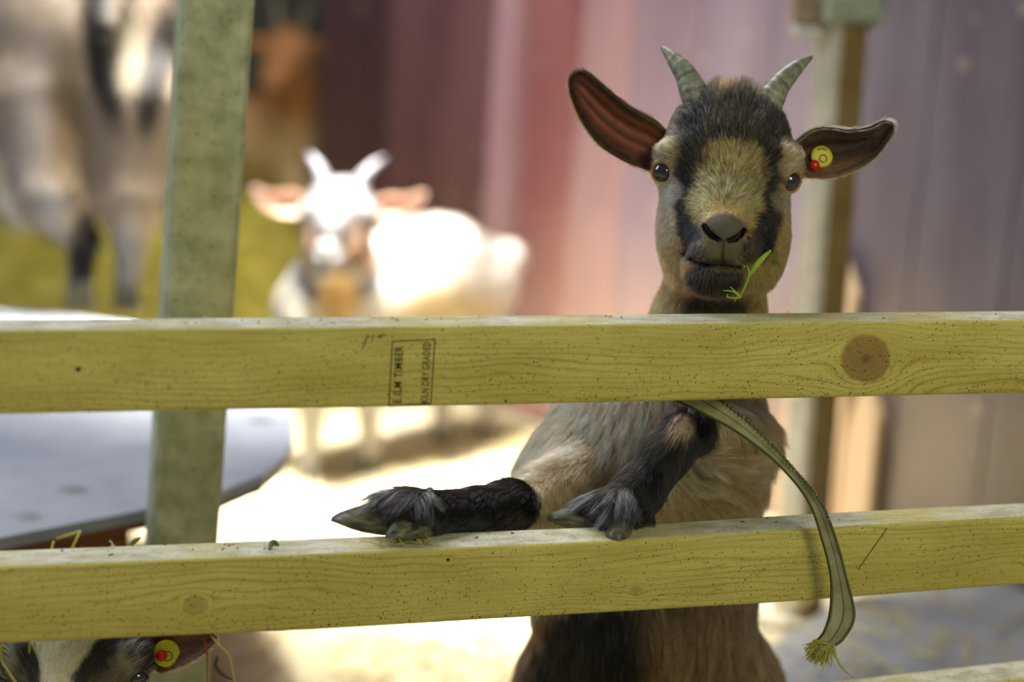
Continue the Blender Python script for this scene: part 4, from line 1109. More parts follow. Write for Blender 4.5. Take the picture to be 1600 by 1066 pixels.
# hooves: two claws to each foot
def mat_hoof():
    t = NT('hoof_horn'); co = t.co(); f = t.noise(co, 120, 4, 0.6); g_ = t.noise(t.map(co, scale=(1, 1, 6)), 60, 2)
    col = t.mix(t.ramp(g_, [(0.35, 0.0), (0.65, 1.0)]), lin((60, 60, 50)), lin((118, 116, 92)))
    col = t.mix(t.ramp(f, [(0.56, 0.0), (0.66, 0.8)]), col, lin((120, 116, 44)))
    t.bump(f, 0.3, 0.001); return t.fin(col, 0.4, 0.5)
M_HOOF = mat_hoof()
def claw(heel, toe, crown, wid, parent, name='hoof'):
    """wedge shaped claw: heel and toe on the ground side, crown where it leaves the leg"""
    n = 14; ss = np.linspace(0, 1, n); a = nrm(toe - heel); up_ = nrm((crown - heel) - a * ((crown - heel) @ a)); sd = np.cross(a, up_)
    Lc = (crown - heel) @ a; Hc = (crown - heel) @ up_; L = np.linalg.norm(toe - heel); V = []
    for s_ in ss:
        x = s_ * L; w_ = wid * (1 - 0.25 * (1 - s_) ** 2) * math.sqrt(max(1 - max((s_ - 0.55) / 0.47, 0) ** 2, 0.02))
        h_ = Hc * (1 - s_) ** 0.95 * (1 if s_ * L > Lc else 1) + 0.0085 * (1 - 0.45 * s_ ** 3)
        zb = -0.0025 * math.sin(math.pi * min(1, s_ * 1.1))
        for (yy, zz) in ((-1, 0.05), (-0.95, 0.35), (-0.72, 0.75), (-0.3, 1.0), (0.3, 1.0), (0.72, 0.75), (0.95, 0.35), (1, 0.05), (0.6, 0), (-0.6, 0)):
            V.append(heel + a * x + sd * yy * w_ + up_ * (zb + zz * h_))
    m_ = 10; F = [(i * m_ + j, i * m_ + (j + 1) % m_, (i + 1) * m_ + (j + 1) % m_, (i + 1) * m_ + j) for i in range(n - 1) for j in range(m_)]
    F.append(tuple(range(m_))[::-1]); F.append(tuple((n - 1) * m_ + j for j in range(m_)))
    return child(name, np.array(V), F, M_HOOF, parent)
claw(P(612, 838, 1.680), P(519, 815, 1.698), P(586, 771, 1.690), 0.0125, g1)
claw(P(668, 836, 1.685), P(606, 841, 1.650), P(645, 778, 1.668), 0.0125, g1)
claw(P(940, 836, 1.732), P(855, 812, 1.746), P(915, 772, 1.738), 0.0125, g1)
claw(P(975, 832, 1.730), P(960, 847, 1.690), P(970, 785, 1.708), 0.0120, g1)
for fe in hl:
    for sx in (-1, 1):
        h0 = np.array([fe[0] + sx * 0.010, fe[1] + 0.012, 0.0025]); claw(h0, h0 + np.array([sx * 0.004, -0.045, 0]), h0 + np.array([0, -0.006, 0.034]), 0.0095, g1)
# whiskers and eyelashes
def hairs(specs, name, parent, col, rad=0.00012):
    out = []
    for pts in specs:
        out.append(tube(smoothline(np.array(pts), 9), np.linspace(rad, rad * 0.3, 9), 4))
    return tagit(child(name, *join(out), mat_mottled(name + '_hair', col, col, 5, 0.5, bump=0), parent), kind='stuff')
sp = []
for (x, y, dx, dy) in ((1018, 304, -72, -16), (1016, 300, -80, 4), (1020, 310, -60, 6), (1017, 296, -66, -10), (1248, 312, 60, -28), (1248, 314, 70, -10), (1247, 318, 58, 6), (1250, 316, 24, 36),
                       (1040, 180, -34, -56), (1235, 190, 18, -62), (1075, 430, -26, 26), (1160, 455, 24, 18), (1090, 440, -18, 26)):
    s_ = HB.hit([x + (6 if x < 1100 else -6)], [y])[0]; sp.append([s_, s_ + (RT * dx * 0.5 - UP * dy * 0.35) * K - FWD * 0.003, s_ + (RT * dx - UP * dy) * K])
hairs(sp, 'whiskers', g1, (60, 50, 42), 0.00028)
sp = []
for k_, (s_, n_) in enumerate(EYES):
    X = nrm(np.cross(UP, n_)); Y = np.cross(n_, X)
    for a in np.linspace(0.35, 2.7, 16):
        d_ = X * math.cos(a) + Y * math.sin(a); b_ = s_ + d_ * 14.5 * K + n_ * 0.001; sp.append([b_, b_ + n_ * 0.003 + d_ * 0.001, b_ + n_ * 0.005 + d_ * 0.004 - UP * 0.001])
hairs(sp, 'eyelashes', g1, (34, 28, 24), 0.00014)

# ------------------------------------------------ other goats
def other_head(T, b):
    q = base_head(); finish_head(q); q = q.move(T); b.pr += q.pr; return b
def simple_fur(V, F, parent, colf, n, L, seed, rad, lift=0.3, skip=None):
    fur('fur', V, F, parent, n, (lambda p: np.full(len(p), L) * (1 if skip is None else skip(p))), lambda p: np.tile(np.array([0, 0.1, -1.0]), (len(p), 1)) + 0.0 * p,
        lambda p, r: shade_strand(colf(p), r, 0.7, 1.2, 0.0), lift=lift, rad=rad, seg=4, clump=0.5, seed=seed)

# black and white goat peering under the lower rail
T4 = sim(EYE_MID, P(116, 1052, 1.745), 1.0)
g4 = empty('goat', (*P(120, 1200, 1.95)[:2], 0.0), 'black goat with white blaze, its head below the lower rail at bottom left', 'goat')
b4 = Body(); other_head(T4, b4)
def coat4(p):
    u, v, z = proj(inv(T4, p)); n = len(p)
    u2 = u + 5 * vnoise(p, 150, 8); c = np.tile(lin((34, 30, 28)), (n, 1))
    w_ = 26 + np.clip((258 - v) / 50, 0, 1) * 34
    bz = np.clip((w_ - np.abs(u2 - 1136)) / 8, 0, 1)[:, None]; c = c * (1 - bz) + lin((226, 218, 178)) * bz
    for (cu, cv, ru, rv, col) in ((1225, 250, 12, 26, (170, 160, 140)), (1212, 274, 26, 14, (110, 96, 80)), (1050, 250, 12, 24, (170, 160, 140)), (1056, 276, 24, 14, (100, 88, 74)), (1262, 284, 24, 12, (150, 130, 116))):
        q = blob(u2, v, cu, cv, ru, rv, 0, 0.5) * 0.8; c = c * (1 - q) + lin(col) * q
    b = np.clip((v - 500) / 40, 0, 1)[:, None]; return c
b4.cap(ap(T4, H(1120, 350, 60)), np.array([-0.62, 1.93, 0.255]), 0.045, 0.07, 0.03)
b4.cap(np.array([-0.64, 1.95, 0.25]), np.array([-0.98, 2.00, 0.25]), 0.088, 0.095, 0.04)
hoofs4 = []
for (dx, dy) in ((0.0, -0.03), (0.02, 0.05), (-0.36, 0.0), (-0.38, 0.08)):
    a = np.array([-0.62 + dx, 1.93 + dy, 0.22]); f_ = np.array([-0.62 + dx, 1.93 + dy, 0.035]); b4.cap(a, (a + f_) / 2, 0.035, 0.02, 0.02); b4.cap((a + f_) / 2, f_, 0.018, 0.014, 0.01); hoofs4.append(f_)
V, F = b4.mesh(0.0028)
bd = child('body', V, F, M_COAT, g4, cols=coat4(V))
EYE4 = [ap(T4, s_) for s_, n_ in EYES]
sk4 = lambda p: np.where(np.minimum(*[np.linalg.norm(p - e, axis=1) for e in EYE4]) < 0.0115, 0, 1)
def up4(p):
    u, v, z = proj(inv(T4, p)); return nrm((u - 1132)[:, None] / 90 * RT - ((v - 345) / 90)[:, None] * UP + 0.4 * FWD)
fur('fur', V, F, bd, 42000, lambda p: 0.010 * sk4(p), up4, lambda p, r: shade_strand(coat4(p), r, 0.6, 1.4, 0.03), wt=lambda p: np.where((p[:, 1] < 1.85), 1.0, 0.12), lift=0.3, rad=0.00016, seg=4, droop=0.0, clump=0.6, seed=41, guides=20)
eyeball(0, T4, g4); eyeball(1, T4, g4)
ec4 = lambda s_, t_: lin((128, 92, 72)) * (0.85 + 0.3 * np.sin(t_ * 24))[:, None]
ee, GG = ear(EAR_RD, T4, g4, ec4, ear_fur_col((120, 100, 82), (170, 150, 130)), 3500, 42, rad=0.00013)
ear_tag(T4, ee, GG, (1277, 246), 21, (-7, 3))
ear(EAR_LH, T4, g4, ec4, ear_fur_col((120, 100, 82), (170, 150, 130)), 3000, 43, rad=0.00013)
def feet(hs, g, s=1.0, z0=0.0, dirv=np.array([0, -1.0, 0])):
    for fe in hs:
        for sx in (-1, 1):
            sdv = np.cross(dirv, [0, 0, 1.0]); h0 = np.array([fe[0], fe[1], z0 + 0.0025]) + sdv * sx * 0.010 * s - dirv * 0.012 * s
            claw(h0, h0 + dirv * 0.045 * s, h0 + dirv * 0.006 * s + np.array([0, 0, 0.034 * s]), 0.0095 * s, g)
feet(hoofs4, g4, dirv=np.array([1.0, 0, 0]))

# white goat standing in the bright part of the pen
T2 = sim(EYE_MID, P(527, 345, 3.42), 1.0)
def Q(x, y, z): return P(x, y, z)
g2 = empty('goat', (*P(650, 520, 3.75)[:2], 0.0), 'white horned goat standing in the sunlit part of the pen, out of focus', 'goat')
b2 = Body(); other_head(T2, b2)
b2.cap(ap(T2, H(1120, 350, 70)), Q(515, 480, 3.55), 0.055, 0.085, 0.03)
b2.cap(Q(515, 490, 3.57), Q(620, 455, 3.66), 0.095, 0.10, 0.05)
b2.cap(Q(640, 445, 3.68), Q(735, 440, 3.86), 0.115, 0.098, 0.05)
b2.ell(Q(690, 388, 3.74), (0.075, 0.062, 0.1), k=0.05)
b2.cap(Q(770, 415, 3.90), Q(797, 400, 3.88), 0.05, 0.032, 0.03)           # rump and tail
hs2 = []
for (x, y, z, x2) in ((497, 540, 3.52, 492), (578, 540, 3.60, 585), (690, 520, 3.86, 700), (765, 520, 3.92, 770)):
    a = Q(x, y, z); f_ = np.array([P(x2, y, z)[0], a[1], 0.035]); b2.cap(a, (a + f_) / 2, 0.045, 0.024, 0.03); b2.cap((a + f_) / 2, f_, 0.022, 0.017, 0.01); hs2.append(f_)
def coat2(p):
    u, v, z = proj(inv(T2, p)); u3, v3, z3 = proj(p); n = len(p); c = np.tile(lin((238, 232, 222)), (n, 1))
    hh = (np.linalg.norm(p - ap(T2, H(1136, 250, 10)), axis=1) < 0.17)[:, None]; c = np.where(hh, lin((128, 129, 136)), c)
    def paint(wt, col): nonlocal c; c = c * (1 - wt) + lin(col) * wt
    hd = (np.linalg.norm(p - ap(T2, H(1136, 300, 10)), axis=1) < 0.15)[:, None]
    paint(hd * blob(u, v, 1140, 345, 120, 66, 0, 0.2), (36, 30, 27)); paint(hd * blob(u, v, 1132, 378, 40, 44, 0, 0.3), (150, 150, 152))
    paint(hd * blob(u, v, 1048, 350, 30, 80, 0, 0.3), (176, 140, 118)); paint(hd * blob(u, v, 1215, 350, 36, 80, 0, 0.3), (130, 100, 76))
    paint(blob(u3, v3, 530, 470, 32, 45, 0, 0.3), (214, 178, 120)); paint(blob(u3, v3, 700, 500, 80, 60, 0, 0.3), (206, 184, 140))
    return c
V, F = b2.mesh(0.006)
bd = child('body', V, F, M_COAT, g2, cols=coat2(V)); simple_fur(V, F, bd, coat2, 12000, 0.022, 51, 0.0005, 0.25)
horn(-1, T2, g2); horn(1, T2, g2)
for o in [x for x in g2.children if x.name.startswith('horn')]:
    o.data.materials.clear(); o.data.materials.append(mat_mottled('pale_horn', (84, 84, 92), (104, 104, 112), 40, 0.4, 0.5, bump=0.1))
eyeball(0, T2, g2); eyeball(1, T2, g2)
ec2 = lambda s_, t_: np.tile(lin((214, 172, 148)), (len(s_), 1)); fc2 = ear_fur_col((226, 206, 188), (232, 214, 196))
ear(EAR_LH, T2, g2, ec2, fc2, 1500, 52, rad=0.0003); ear(EAR_R, T2, g2, ec2, fc2, 1500, 53, rad=0.0003)
feet(hs2, g2)

# large goat on the platform, seen from behind (its head is out of the picture)
g3 = empty('goat', (*onplane(np.array([165.]), np.array([485.]), PH)[0][:2], PH), 'large grey-tan goat with black patches standing on the platform, body cut by the top edge', 'goat')
b3 = Body(); fl = onplane(np.array([124., 198.]), np.array([486., 488.]), PH); hs3 = []
ctr = (fl[0] + fl[1]) / 2
dz = lambda x, y, z: P(x, y, z)
Z3 = float(proj(ctr[None])[2][0])
kn = [(dz(82, 300, Z3 - .05), dz(72, 170, Z3 - .02)), (dz(208, 300, Z3 - .03), dz(212, 170, Z3 - .02))]
hk = [dz(128, 372, Z3 - .0), dz(205, 372, Z3 + .0)]
for i in range(2):
    k0, hip = kn[i]; f_ = fl[i] + np.array([0, 0, 0.035])
    b3.cap(hip, k0, 0.105, 0.062, 0.04); b3.cap(k0, hk[i], 0.055, 0.028, 0.03); b3.cap(hk[i], f_, 0.026, 0.019, 0.015); hs3.append(f_)
b3.cap(dz(130, 60, Z3 + .02), dz(150, -60, Z3 + .55), 0.155, 0.17, 0.05)
b3.ell(dz(140, 90, Z3 + .1), (0.15, 0.16, 0.16), k=0.06)
b3.cap(dz(165, -20, Z3 - .10), dz(168, 40, Z3 - .16), 0.03, 0.018, 0.03)   # tail
ft = []
for sx in (-0.07, 0.07):
    a = dz(150, 60, Z3 + .55) + np.array([sx, 0, 0]); f_ = np.array([a[0], a[1], PH + 0.035]); b3.cap(a, (a + f_) / 2, 0.05, 0.028, 0.03); b3.cap((a + f_) / 2, f_, 0.025, 0.019, 0.01); ft.append(f_)
nk = dz(150, -110, Z3 + .75); b3.cap(dz(150, -60, Z3 + .55), nk, 0.12, 0.07, 0.05); hdp = nk + np.array([0, 0.12, 0.02])
b3.cap(nk, hdp, 0.065, 0.05, 0.03); b3.cap(hdp, hdp + np.array([0, 0.12, -0.08]), 0.05, 0.03, 0.03)
def coat3(p):
    u, v, z = proj(p); n = len(p); c = np.tile(lin((172, 152, 130)), (n, 1))
    def paint(wt, col): nonlocal c; c = c * (1 - wt) + lin(col) * wt
    u2 = u + 4 * vnoise(p, 20, 3)
    paint(blob(u2, v, 45, 200, 34, 120, 8, 0.5), (200, 182, 172)); paint(blob(u2, v, 105, 200, 28, 90, 0, 0.5), (140, 116, 84))
    paint(blob(u2, v, 163, 70, 26, 130, -6, 0.25), (30, 26, 24)); paint(blob(u2, v, 244, 110, 26, 110, 12, 0.25), (30, 26, 24))
    paint(blob(u2, v, 200, 60, 22, 90, 0, 0.5), (158, 146, 124)); paint(blob(u2, v, 85, 335, 26, 50, -20, 0.4), (206, 196, 190))
    paint(blob(u2, v, 136, 400, 26, 72, 0, 0.12), (28, 26, 28)); paint(blob(u2, v, 110, 482, 24, 16, 0, 0.3), (205, 205, 205))
    paint(blob(u2, v, 200, 400, 26, 60, 0, 0.4), (196, 194, 192)); paint(blob(u2, v, 198, 476, 34, 20, 0, 0.2), (44, 44, 48))
    return c
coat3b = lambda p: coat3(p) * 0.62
V, F = b3.mesh(0.007)
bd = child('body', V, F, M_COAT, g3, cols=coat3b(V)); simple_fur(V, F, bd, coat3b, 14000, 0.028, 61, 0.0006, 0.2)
feet(hs3 + ft, g3, 1.35, PH, np.array([0, 1.0, 0]))

# brown goat resting on the hay at the back left, and a pale one at the very edge
def far_goat(name_label, c0, Zc, colA, colB, seed, s=1.0, heading=1):
    """lying goat: body, folded legs, neck, head with ears"""
    u0, v0 = c0; g = empty('goat', (*P(u0, v0, Zc)[:2], 0.0), name_label, 'goat')
    o = P(u0, v0, Zc); X = np.array([heading, 0, 0.0]); b = Body(); W = lambda x, y, z: o + X * x * s + np.array([0, y * s, z * s])
    b.cap(W(-0.12, 0, 0), W(0.14, 0.02, 0.01), 0.115 * s, 0.125 * s, 0.04)
    b.cap(W(0.16, -0.03, 0.08), W(0.13, -0.10, 0.22), 0.07 * s, 0.052 * s, 0.03)
    b.cap(W(0.13, -0.10, 0.24), W(0.11, -0.17, 0.17), 0.052 * s, 0.03 * s, 0.02)
    for sx in (-1, 1):
        b.cap(W(0.13 + sx * 0.045, -0.08, 0.25), W(0.13 + sx * 0.12, -0.07, 0.25), 0.018 * s, 0.014 * s, 0.01)
        b.cap(W(0.15, sx * 0.07 - 0.03, -0.06), W(0.20, sx * 0.07 - 0.10, -0.11), 0.035 * s, 0.022 * s, 0.02)
        b.cap(W(-0.14, sx * 0.08 - 0.03, -0.05), W(-0.02, sx * 0.10 - 0.06, -0.11), 0.05 * s, 0.022 * s, 0.02)
    cf = lambda p: (lambda f: lin(colA) * f + lin(colB) * (1 - f))(np.clip((p[:, 2] - o[2]) / (0.12 * s) + 0.2 * vnoise(p, 12, seed), 0, 1)[:, None])
    V, F = b.mesh(0.008 * s); bd = child('body', V, F, M_COAT, g, cols=cf(V)); simple_fur(V, F, bd, cf, 5000, 0.03, seed, 0.0008, 0.25)
    for sx in (-1, 1):
        pth = smoothline([W(0.13 + sx * 0.025, -0.08, 0.28), W(0.13 + sx * 0.035, -0.06, 0.33), W(0.13 + sx * 0.05, -0.03, 0.37)], 8)
        V, F = tube(pth, np.linspace(0.014, 0.004, 8) * s, 10); child('horn', V, F, mat_mottled('far_horn', (80, 70, 52), (110, 100, 76), 30, 0.5), g)
    return g
far_goat('brown goat resting on the hay at the back left, a soft blur', (368, 228), 4.95, (168, 112, 58), (176, 150, 100), 71, 1.1, 1)
far_goat('pale goat resting on the hay at the far left picture edge', (-60, 270), 4.6, (206, 196, 190), (220, 212, 200), 72, 1.0, 1)

# ================================================================== STRAP
def ribbon(name, A_, B_, n, thick, mat, parent=None, label=None, cat=None):
    a = smoothline(np.array([P(*x) for x in A_]), n); b = smoothline(np.array([P(*x) for x in B_]), n)
    t_ = np.linspace(0, 1, 9); G = a[:, None] * (1 - t_[None, :, None]) + b[:, None] * t_[None, :, None]
    side = nrm(np.cross(np.gradient((a + b) / 2, axis=0), b - a))
    G = G + side[:, None] * (0.0016 * np.sin(np.pi * t_))[None, :, None]
    return a, b, G
A_ = [(1085, 606, 1.712), (1132, 630, 1.706), (1190, 678, 1.702), (1245, 738, 1.700), (1283, 786, 1.700), (1306, 842, 1.706), (1322, 902, 1.712), (1335, 962, 1.716), (1318, 998, 1.718), (1300, 1012, 1.718)]
B_ = [(1040, 618, 1.716), (1090, 642, 1.712), (1150, 674, 1.706), (1214, 724, 1.702), (1262, 782, 1.704), (1284, 842, 1.712), (1298, 902, 1.718), (1297, 955, 1.722), (1288, 986, 1.724), (1278, 1000, 1.724)]
def mat_web():
    t = NT('worn_webbing'); uv = t.sep(t.co('UV')); u, v = uv[0], uv[1]
    rib = t.math('SINE', t.math('MULTIPLY', t.math('ADD', u, t.math('MULTIPLY', t.math('ABSOLUTE', t.math('SUBTRACT', v, 0.5)), 0.02)), 3600.0))
    f = t.noise(t.co(), 60, 4); col = t.mix(t.ramp(f, [(0.35, 0.0), (0.7, 1.0)]), lin((204, 200, 160)), lin((160, 160, 108)))
    col = t.mix(t.math('MULTIPLY', t.math('ADD', t.math('MULTIPLY', rib, 0.5), 0.5), 0.35), col, lin((84, 84, 44)))
    mid_l = t.ramp(t.math('ABSOLUTE', t.math('SUBTRACT', v, 0.45)), [(0.02, 0.7), (0.05, 0.0)])
    col = t.mix(mid_l, col, lin((50, 58, 26)))
    ed = t.ramp(t.math('ABSOLUTE', t.math('SUBTRACT', v, 0.5)), [(0.40, 0.0), (0.45, 1.0)]); col = t.mix(t.math('MULTIPLY', ed, 0.8), col, lin((74, 80, 38)))
    t.bump(rib, 0.5, 0.0008); return t.fin(col, 0.75, 0.2)
M_WEB = mat_web()
a, b, G = ribbon('s', A_, B_, 90, 0.0015, None)
V, F = sheet(G, 0.0016); n9 = G.shape[1]; ul = np.r_[0, np.cumsum(np.linalg.norm(np.diff((a + b) / 2, axis=0), axis=1))]
uvs = np.c_[np.repeat(ul, n9), np.tile(np.linspace(0, 1, n9), len(ul))]; uvs = np.concatenate([uvs, uvs])
strap = empty('webbing_strap', tuple(P(1300, 1020, 1.72)), 'frayed olive-green webbing strap hanging over the lower rail beside the goat', 'strap')
wb = child('webbing', V, F, M_WEB, strap, uv=uvs)
V, F = tube(a, 0.0011, 8); child('selvedge', V, F, mat_mottled('selvedge_green', (78, 84, 40), (108, 112, 70), 80, 0.7), strap)
V, F = tube(b, 0.0011, 8); child('selvedge', V, F, mat_mottled('selvedge_dark', (58, 66, 28), (84, 90, 44), 80, 0.7), strap)
# stitched beading along the upper edge
bd_ = []
tt = np.linspace(0.12, 0.5, 64)
for x in tt:
    i = int(x * 89); c = a[i] - FWD * 0.0015; d_ = nrm(a[min(i + 1, 89)] - a[i]); s_ = np.cross(d_, FWD)
    bd_.append(tube(np.array([c - s_ * 0.0016 + d_ * 0.0006, c - FWD * 0.0012, c + s_ * 0.0016 - d_ * 0.0006]), np.array([0.0004, 0.0008, 0.0004]), 6))
tagit(child('edge_stitching', *join(bd_), mat_mottled('stitch_grey', (150, 152, 134), (184, 186, 170), 50, 0.6), strap), kind='stuff')
fr = []; r = np.random.default_rng(5)
for k_ in range(300):
    t_ = r.random(); c = a[-1] * (1 - t_) + b[-1] * t_ + (a[-4] - a[-1]) * r.random() * 0.5
    d_ = nrm(-RT * 0.65 - UP * 0.75 + r.normal(size=3) * 0.35); L = r.uniform(0.008, 0.022)
    fr.append(tube(smoothline([c, c + d_ * L * 0.5 + r.normal(size=3) * 0.001, c + d_ * L + r.normal(size=3) * 0.002 - UP * 0.002], 4), np.array([0.0006, 0.0006, 0.0005, 0.0002]), 5))
fr.append(tube(smoothline([P(1302, 1008, 1.718), P(1308, 1030, 1.716), P(1320, 1048, 1.716), P(1336, 1060, 1.716)], 12), np.linspace(0.0016, 0.0005, 12), 6))
tagit(child('frayed_end', *join(fr), mat_mottled('frayed_fibre', (168, 166, 78), (196, 194, 108), 60, 0.7), strap), kind='stuff')
# short grey strap hook behind the knee
V, F = tube(smoothline([P(1085, 596, 1.72), P(1084, 630, 1.722), P(1080, 644, 1.726)], 8), 0.0035, 8)
child('strap_hook', V, F, mat_mottled('grey_metal', (96, 104, 108), (130, 138, 140), 30, 0.4, 0.5), strap)

# ================================================================== GRASS AND STRAW BITS
def blade(pts, w0, w1=None, up_=None):
    p = smoothline(np.array(pts), 14); w1 = w0 * 0.3 if w1 is None else w1
    t_ = np.linspace(0, 1, 14); wd_ = (w0 * np.sin(np.pi * np.clip(0.15 + 0.8 * t_, 0, 1)) + w1 * 0.3)
    d_ = nrm(np.gradient(p, axis=0)); s_ = nrm(np.cross(d_, FWD))
    q = np.linspace(-1, 1, 4); G = p[:, None] + s_[:, None] * wd_[:, None, None] * q[None, :, None] + FWD * 0.3 * (wd_[:, None] * np.abs(q)[None])[..., None]
    return sheet(G, 0.0003)
M_GR = mat_mottled('fresh_grass', (136, 176, 44), (170, 202, 74), 60, 0.45, 0.4, bump=0)
M_GR2 = mat_mottled('yellow_grass', (168, 164, 62), (196, 190, 96), 60, 0.5, 0.3, bump=0)
M_LEAF = mat_mottled('dry_green_leaf', (84, 102, 48), (120, 132, 66), 60, 0.6, 0.3, bump=0)
M_CRUMB = mat_mottled('dry_crumb', (120, 60, 26), (150, 96, 50), 60, 0.7, 0.2, bump=0)
def zz(u, v): return float(proj(bb.hit([u], [v]))[2][0]) - 0.003
zl = zz(1150, 418)
V, F = join([blade([P(1170, 432, zl - .002), P(1182, 415, zl - .004), P(1193, 402, zl - .005), P(1205, 391, zl - .006)], 0.0024),
             tube(smoothline([P(1157, 462, zl - .003), P(1163, 450, zl - .004), P(1169, 436, zl - .004), P(1170, 424, zl - .003), P(1167, 415, zl)], 12), 0.0010, 6),
             tube(smoothline([P(1158, 464, zl - .004), P(1148, 455, zl - .005), P(1141, 448, zl - .004)], 8), np.linspace(0.0012, 0.0005, 8), 6),
             tube(smoothline([P(1156, 464, zl - .004), P(1146, 456, zl - .005), P(1130, 454, zl - .003)], 8), np.linspace(0.0011, 0.0006, 8), 6),
             tube(smoothline([P(1158, 464, zl - .004), P(1148, 466, zl - .005), P(1136, 464, zl - .003), P(1137, 460, zl - .002)], 8), np.linspace(0.0011, 0.0006, 8), 6),
             tube(smoothline([P(1155, 463, zl - .004), P(1150, 467, zl - .005), P(1147, 472, zl - .003)], 6), np.linspace(0.0009, 0.0004, 6), 6),
             tube(smoothline([P(1160, 412, zl), P(1164, 417, zl - .002)], 5), 0.0008, 6)])
tagit(obj('grass_sprig', V, F, M_GR), 'green grass sprig hanging from the standing goat mouth', 'grass')
zc = zz(1212, 400)
V, F = join([blade([P(1208, 412, zc), P(1212, 407, zc - .001), P(1220, 414, zc)], 0.0018), tube(smoothline([P(1213, 392, zc - .001), P(1217, 399, zc - .001), P(1215, 404, zc)], 6), 0.0005, 5)])
tagit(obj('leaf_crumb', V, F, M_LEAF), 'tiny green leaf crumb caught in the cheek fur beside the grass sprig', 'leaf')
def on_top(tp, px, s_, h=0.001): return tp(px, s_) + np.array([0, 0, h])
# things lying on the rails
V, F = blade([on_top(top2, 424, .35, .001), on_top(top2, 432, .5, .005), on_top(top2, 441, .45, .002)], 0.0022, 0.001)
tagit(obj('dry_leaf', V, F, M_LEAF), 'curled green leaf lying on the lower rail left of the hooves', 'leaf')
def crumbs(name, tp, pxs, label, mat, seed, sz=1.0):
    r = np.random.default_rng(seed); out = []
    for x in pxs:
        c = on_top(tp, x, r.uniform(0.3, 0.95), 0.0012); d_ = nrm(r.normal(size=3) * [1, 1, 0.2]) * r.uniform(0.0008, 0.0028) * sz; c[2] -= 0.0006
        out.append(tube(np.array([c - d_, c + np.array([0, 0, 0.0004]), c + d_]), np.array([0.0003, 0.0007, 0.0002]) * sz, 6))
    tagit(obj(name, *join(out), mat), label, 'debris', kind='stuff')
crumbs('bark_crumbs', top2, [352, 358, 364, 370, 376, 412, 418, 436, 262, 305, 98, 130, 175], 'brown crumbs scattered on the left end of the lower rail', M_CRUMB, 2)
crumbs('dirt_crumbs', top1, list(np.random.default_rng(8).uniform(0, 1600, 34)), 'small dirt crumbs along the top of the upper rail', mat_mottled('dirt_crumb', (86, 78, 46), (130, 120, 80), 40, 0.8, bump=0), 3, 0.7)
crumbs('wood_chips', top1, [330, 605, 822, 1180, 1416, 1500, 1542], 'white flecks on the top of the upper rail', mat_mottled('white_fleck', (226, 226, 220), (240, 240, 236), 40, 0.6, bump=0), 4)
crumbs('seed_husks', top2, [692, 755, 815, 780, 1180, 1215, 1222, 1228], 'tiny husks on the lower rail around the hooves', M_CRUMB, 5)
def stem(name, pts, rad, mat, label, group=None, cat='straw'):
    V, F = tube(smoothline(np.array([P(*x) for x in pts]), 14), np.linspace(rad, rad * 0.5, 14), 6)
    return tagit(obj(name, V, F, mat), label, cat, group)
zr = 1.60
V, F = join([tube(np.array([P(88, 842, 1.625), P(126, 830, 1.625)]), 0.0013, 6), tube(np.array([P(126, 829, 1.625), P(112, 858, 1.62)]), 0.0013, 6)])
tagit(obj('bent_straw', V, F, M_GR2), 'bent yellow straw standing on the lower rail at the left', 'straw')
V, F = tube(smoothline([P(84, 846, 1.625), P(80, 860, 1.62)], 5), 0.0012, 6); tagit(obj('straw_stub', V, F, M_GR2), 'short yellow straw stub beside the bent straw on the lower rail', 'straw')
V, F = blade([P(200, 858, 1.62), P(208, 848, 1.625), P(220, 840, 1.63)], 0.002); tagit(obj('grass_snippet', V, F, M_LEAF), 'small dark green blade on the lower rail in front of the steel post', 'grass')
V, F = join([tube(smoothline([P(172, 856, 1.62), P(176, 850, 1.62), P(171, 845, 1.62)], 5), 0.0006, 5), tube(smoothline([P(176, 852, 1.62), P(180, 855, 1.62)], 4), 0.0008, 5)])
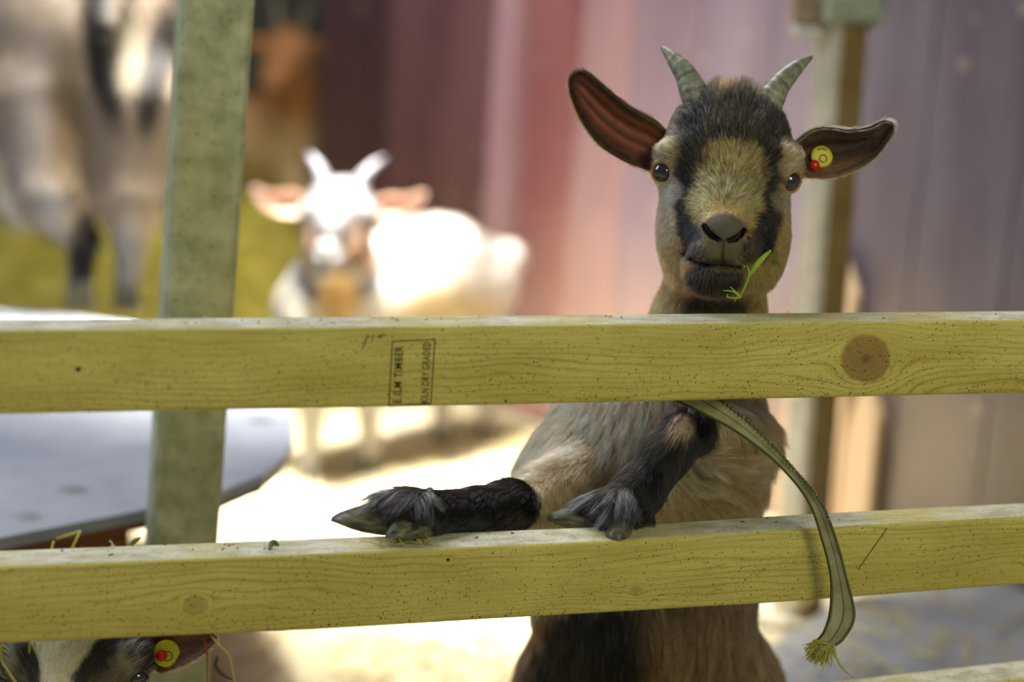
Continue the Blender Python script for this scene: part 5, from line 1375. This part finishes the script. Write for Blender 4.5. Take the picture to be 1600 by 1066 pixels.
tagit(obj('seed_fluff', V, F, mat_mottled('fluff', (214, 214, 206), (230, 230, 226), 40, 0.6, bump=0)), 'white seed fluff on the lower rail left of the steel post', 'seed')
stem('hay_stalk', [(4, 1008, 1.62), (2, 1030, 1.62), (12, 1048, 1.62), (28, 1072, 1.62)], 0.0016, M_GR2, 'yellow stalk hanging at the bottom left corner in front of the goat face', cat='straw')
stem('grass_stalk', [(330, 994, 1.63), (345, 1010, 1.63), (358, 1024, 1.63), (364, 1050, 1.63), (368, 1075, 1.63)], 0.0012, M_GR2, 'thin bent green stalk hanging below the lower rail right of the tagged ear', cat='grass')
V, F = blade([P(340, 1026, 1.63), P(337, 1042, 1.63), P(350, 1056, 1.63), P(366, 1064, 1.63)], 0.0016); tagit(obj('dark_leaf', V, F, mat_mottled('dark_blade', (52, 66, 50), (70, 84, 60), 40, 0.5, bump=0)), 'dark curled blade hanging beside the thin bent stalk under the lower rail', 'grass')
V, F = join([tube(smoothline([P(46, 1004, 1.60), P(46, 1022, 1.60)], 4), np.array([0.001, 0.001, 0.0008, 0.0003]), 5), tube(smoothline([P(54, 1004, 1.60), P(57, 1022, 1.60)], 4), np.array([0.001, 0.001, 0.0008, 0.0003]), 5)])
tagit(obj('straw_tips', V, F, M_GR2), 'pair of short straw tips poking below the lower rail above the white blaze', 'straw')
stem('brown_stem', [(318, 996, 1.64), (323, 1020, 1.64), (324, 1070, 1.64)], 0.0011, M_CRUMB, 'thin brown stem hanging in front of the tagged ear tip', cat='straw')
# grass stuck round the left hoof
r = np.random.default_rng(12); out = []
for k_ in range(16):
    x = r.uniform(585, 680); c = on_top(top2, x, r.uniform(0.1, 0.45), 0.001); d_ = r.normal(size=3) * 0.006; d_[2] = abs(d_[2]) * 0.6
    out.append(tube(smoothline([c - d_ * [1, 1, 0], c + d_ * [0.2, 0.2, 1], c + d_], 6), 0.0005, 5))
tagit(obj('grass_bits', *join(out), M_GR2), 'bits of chewed grass around the left hoof on the lower rail', 'grass', kind='stuff')
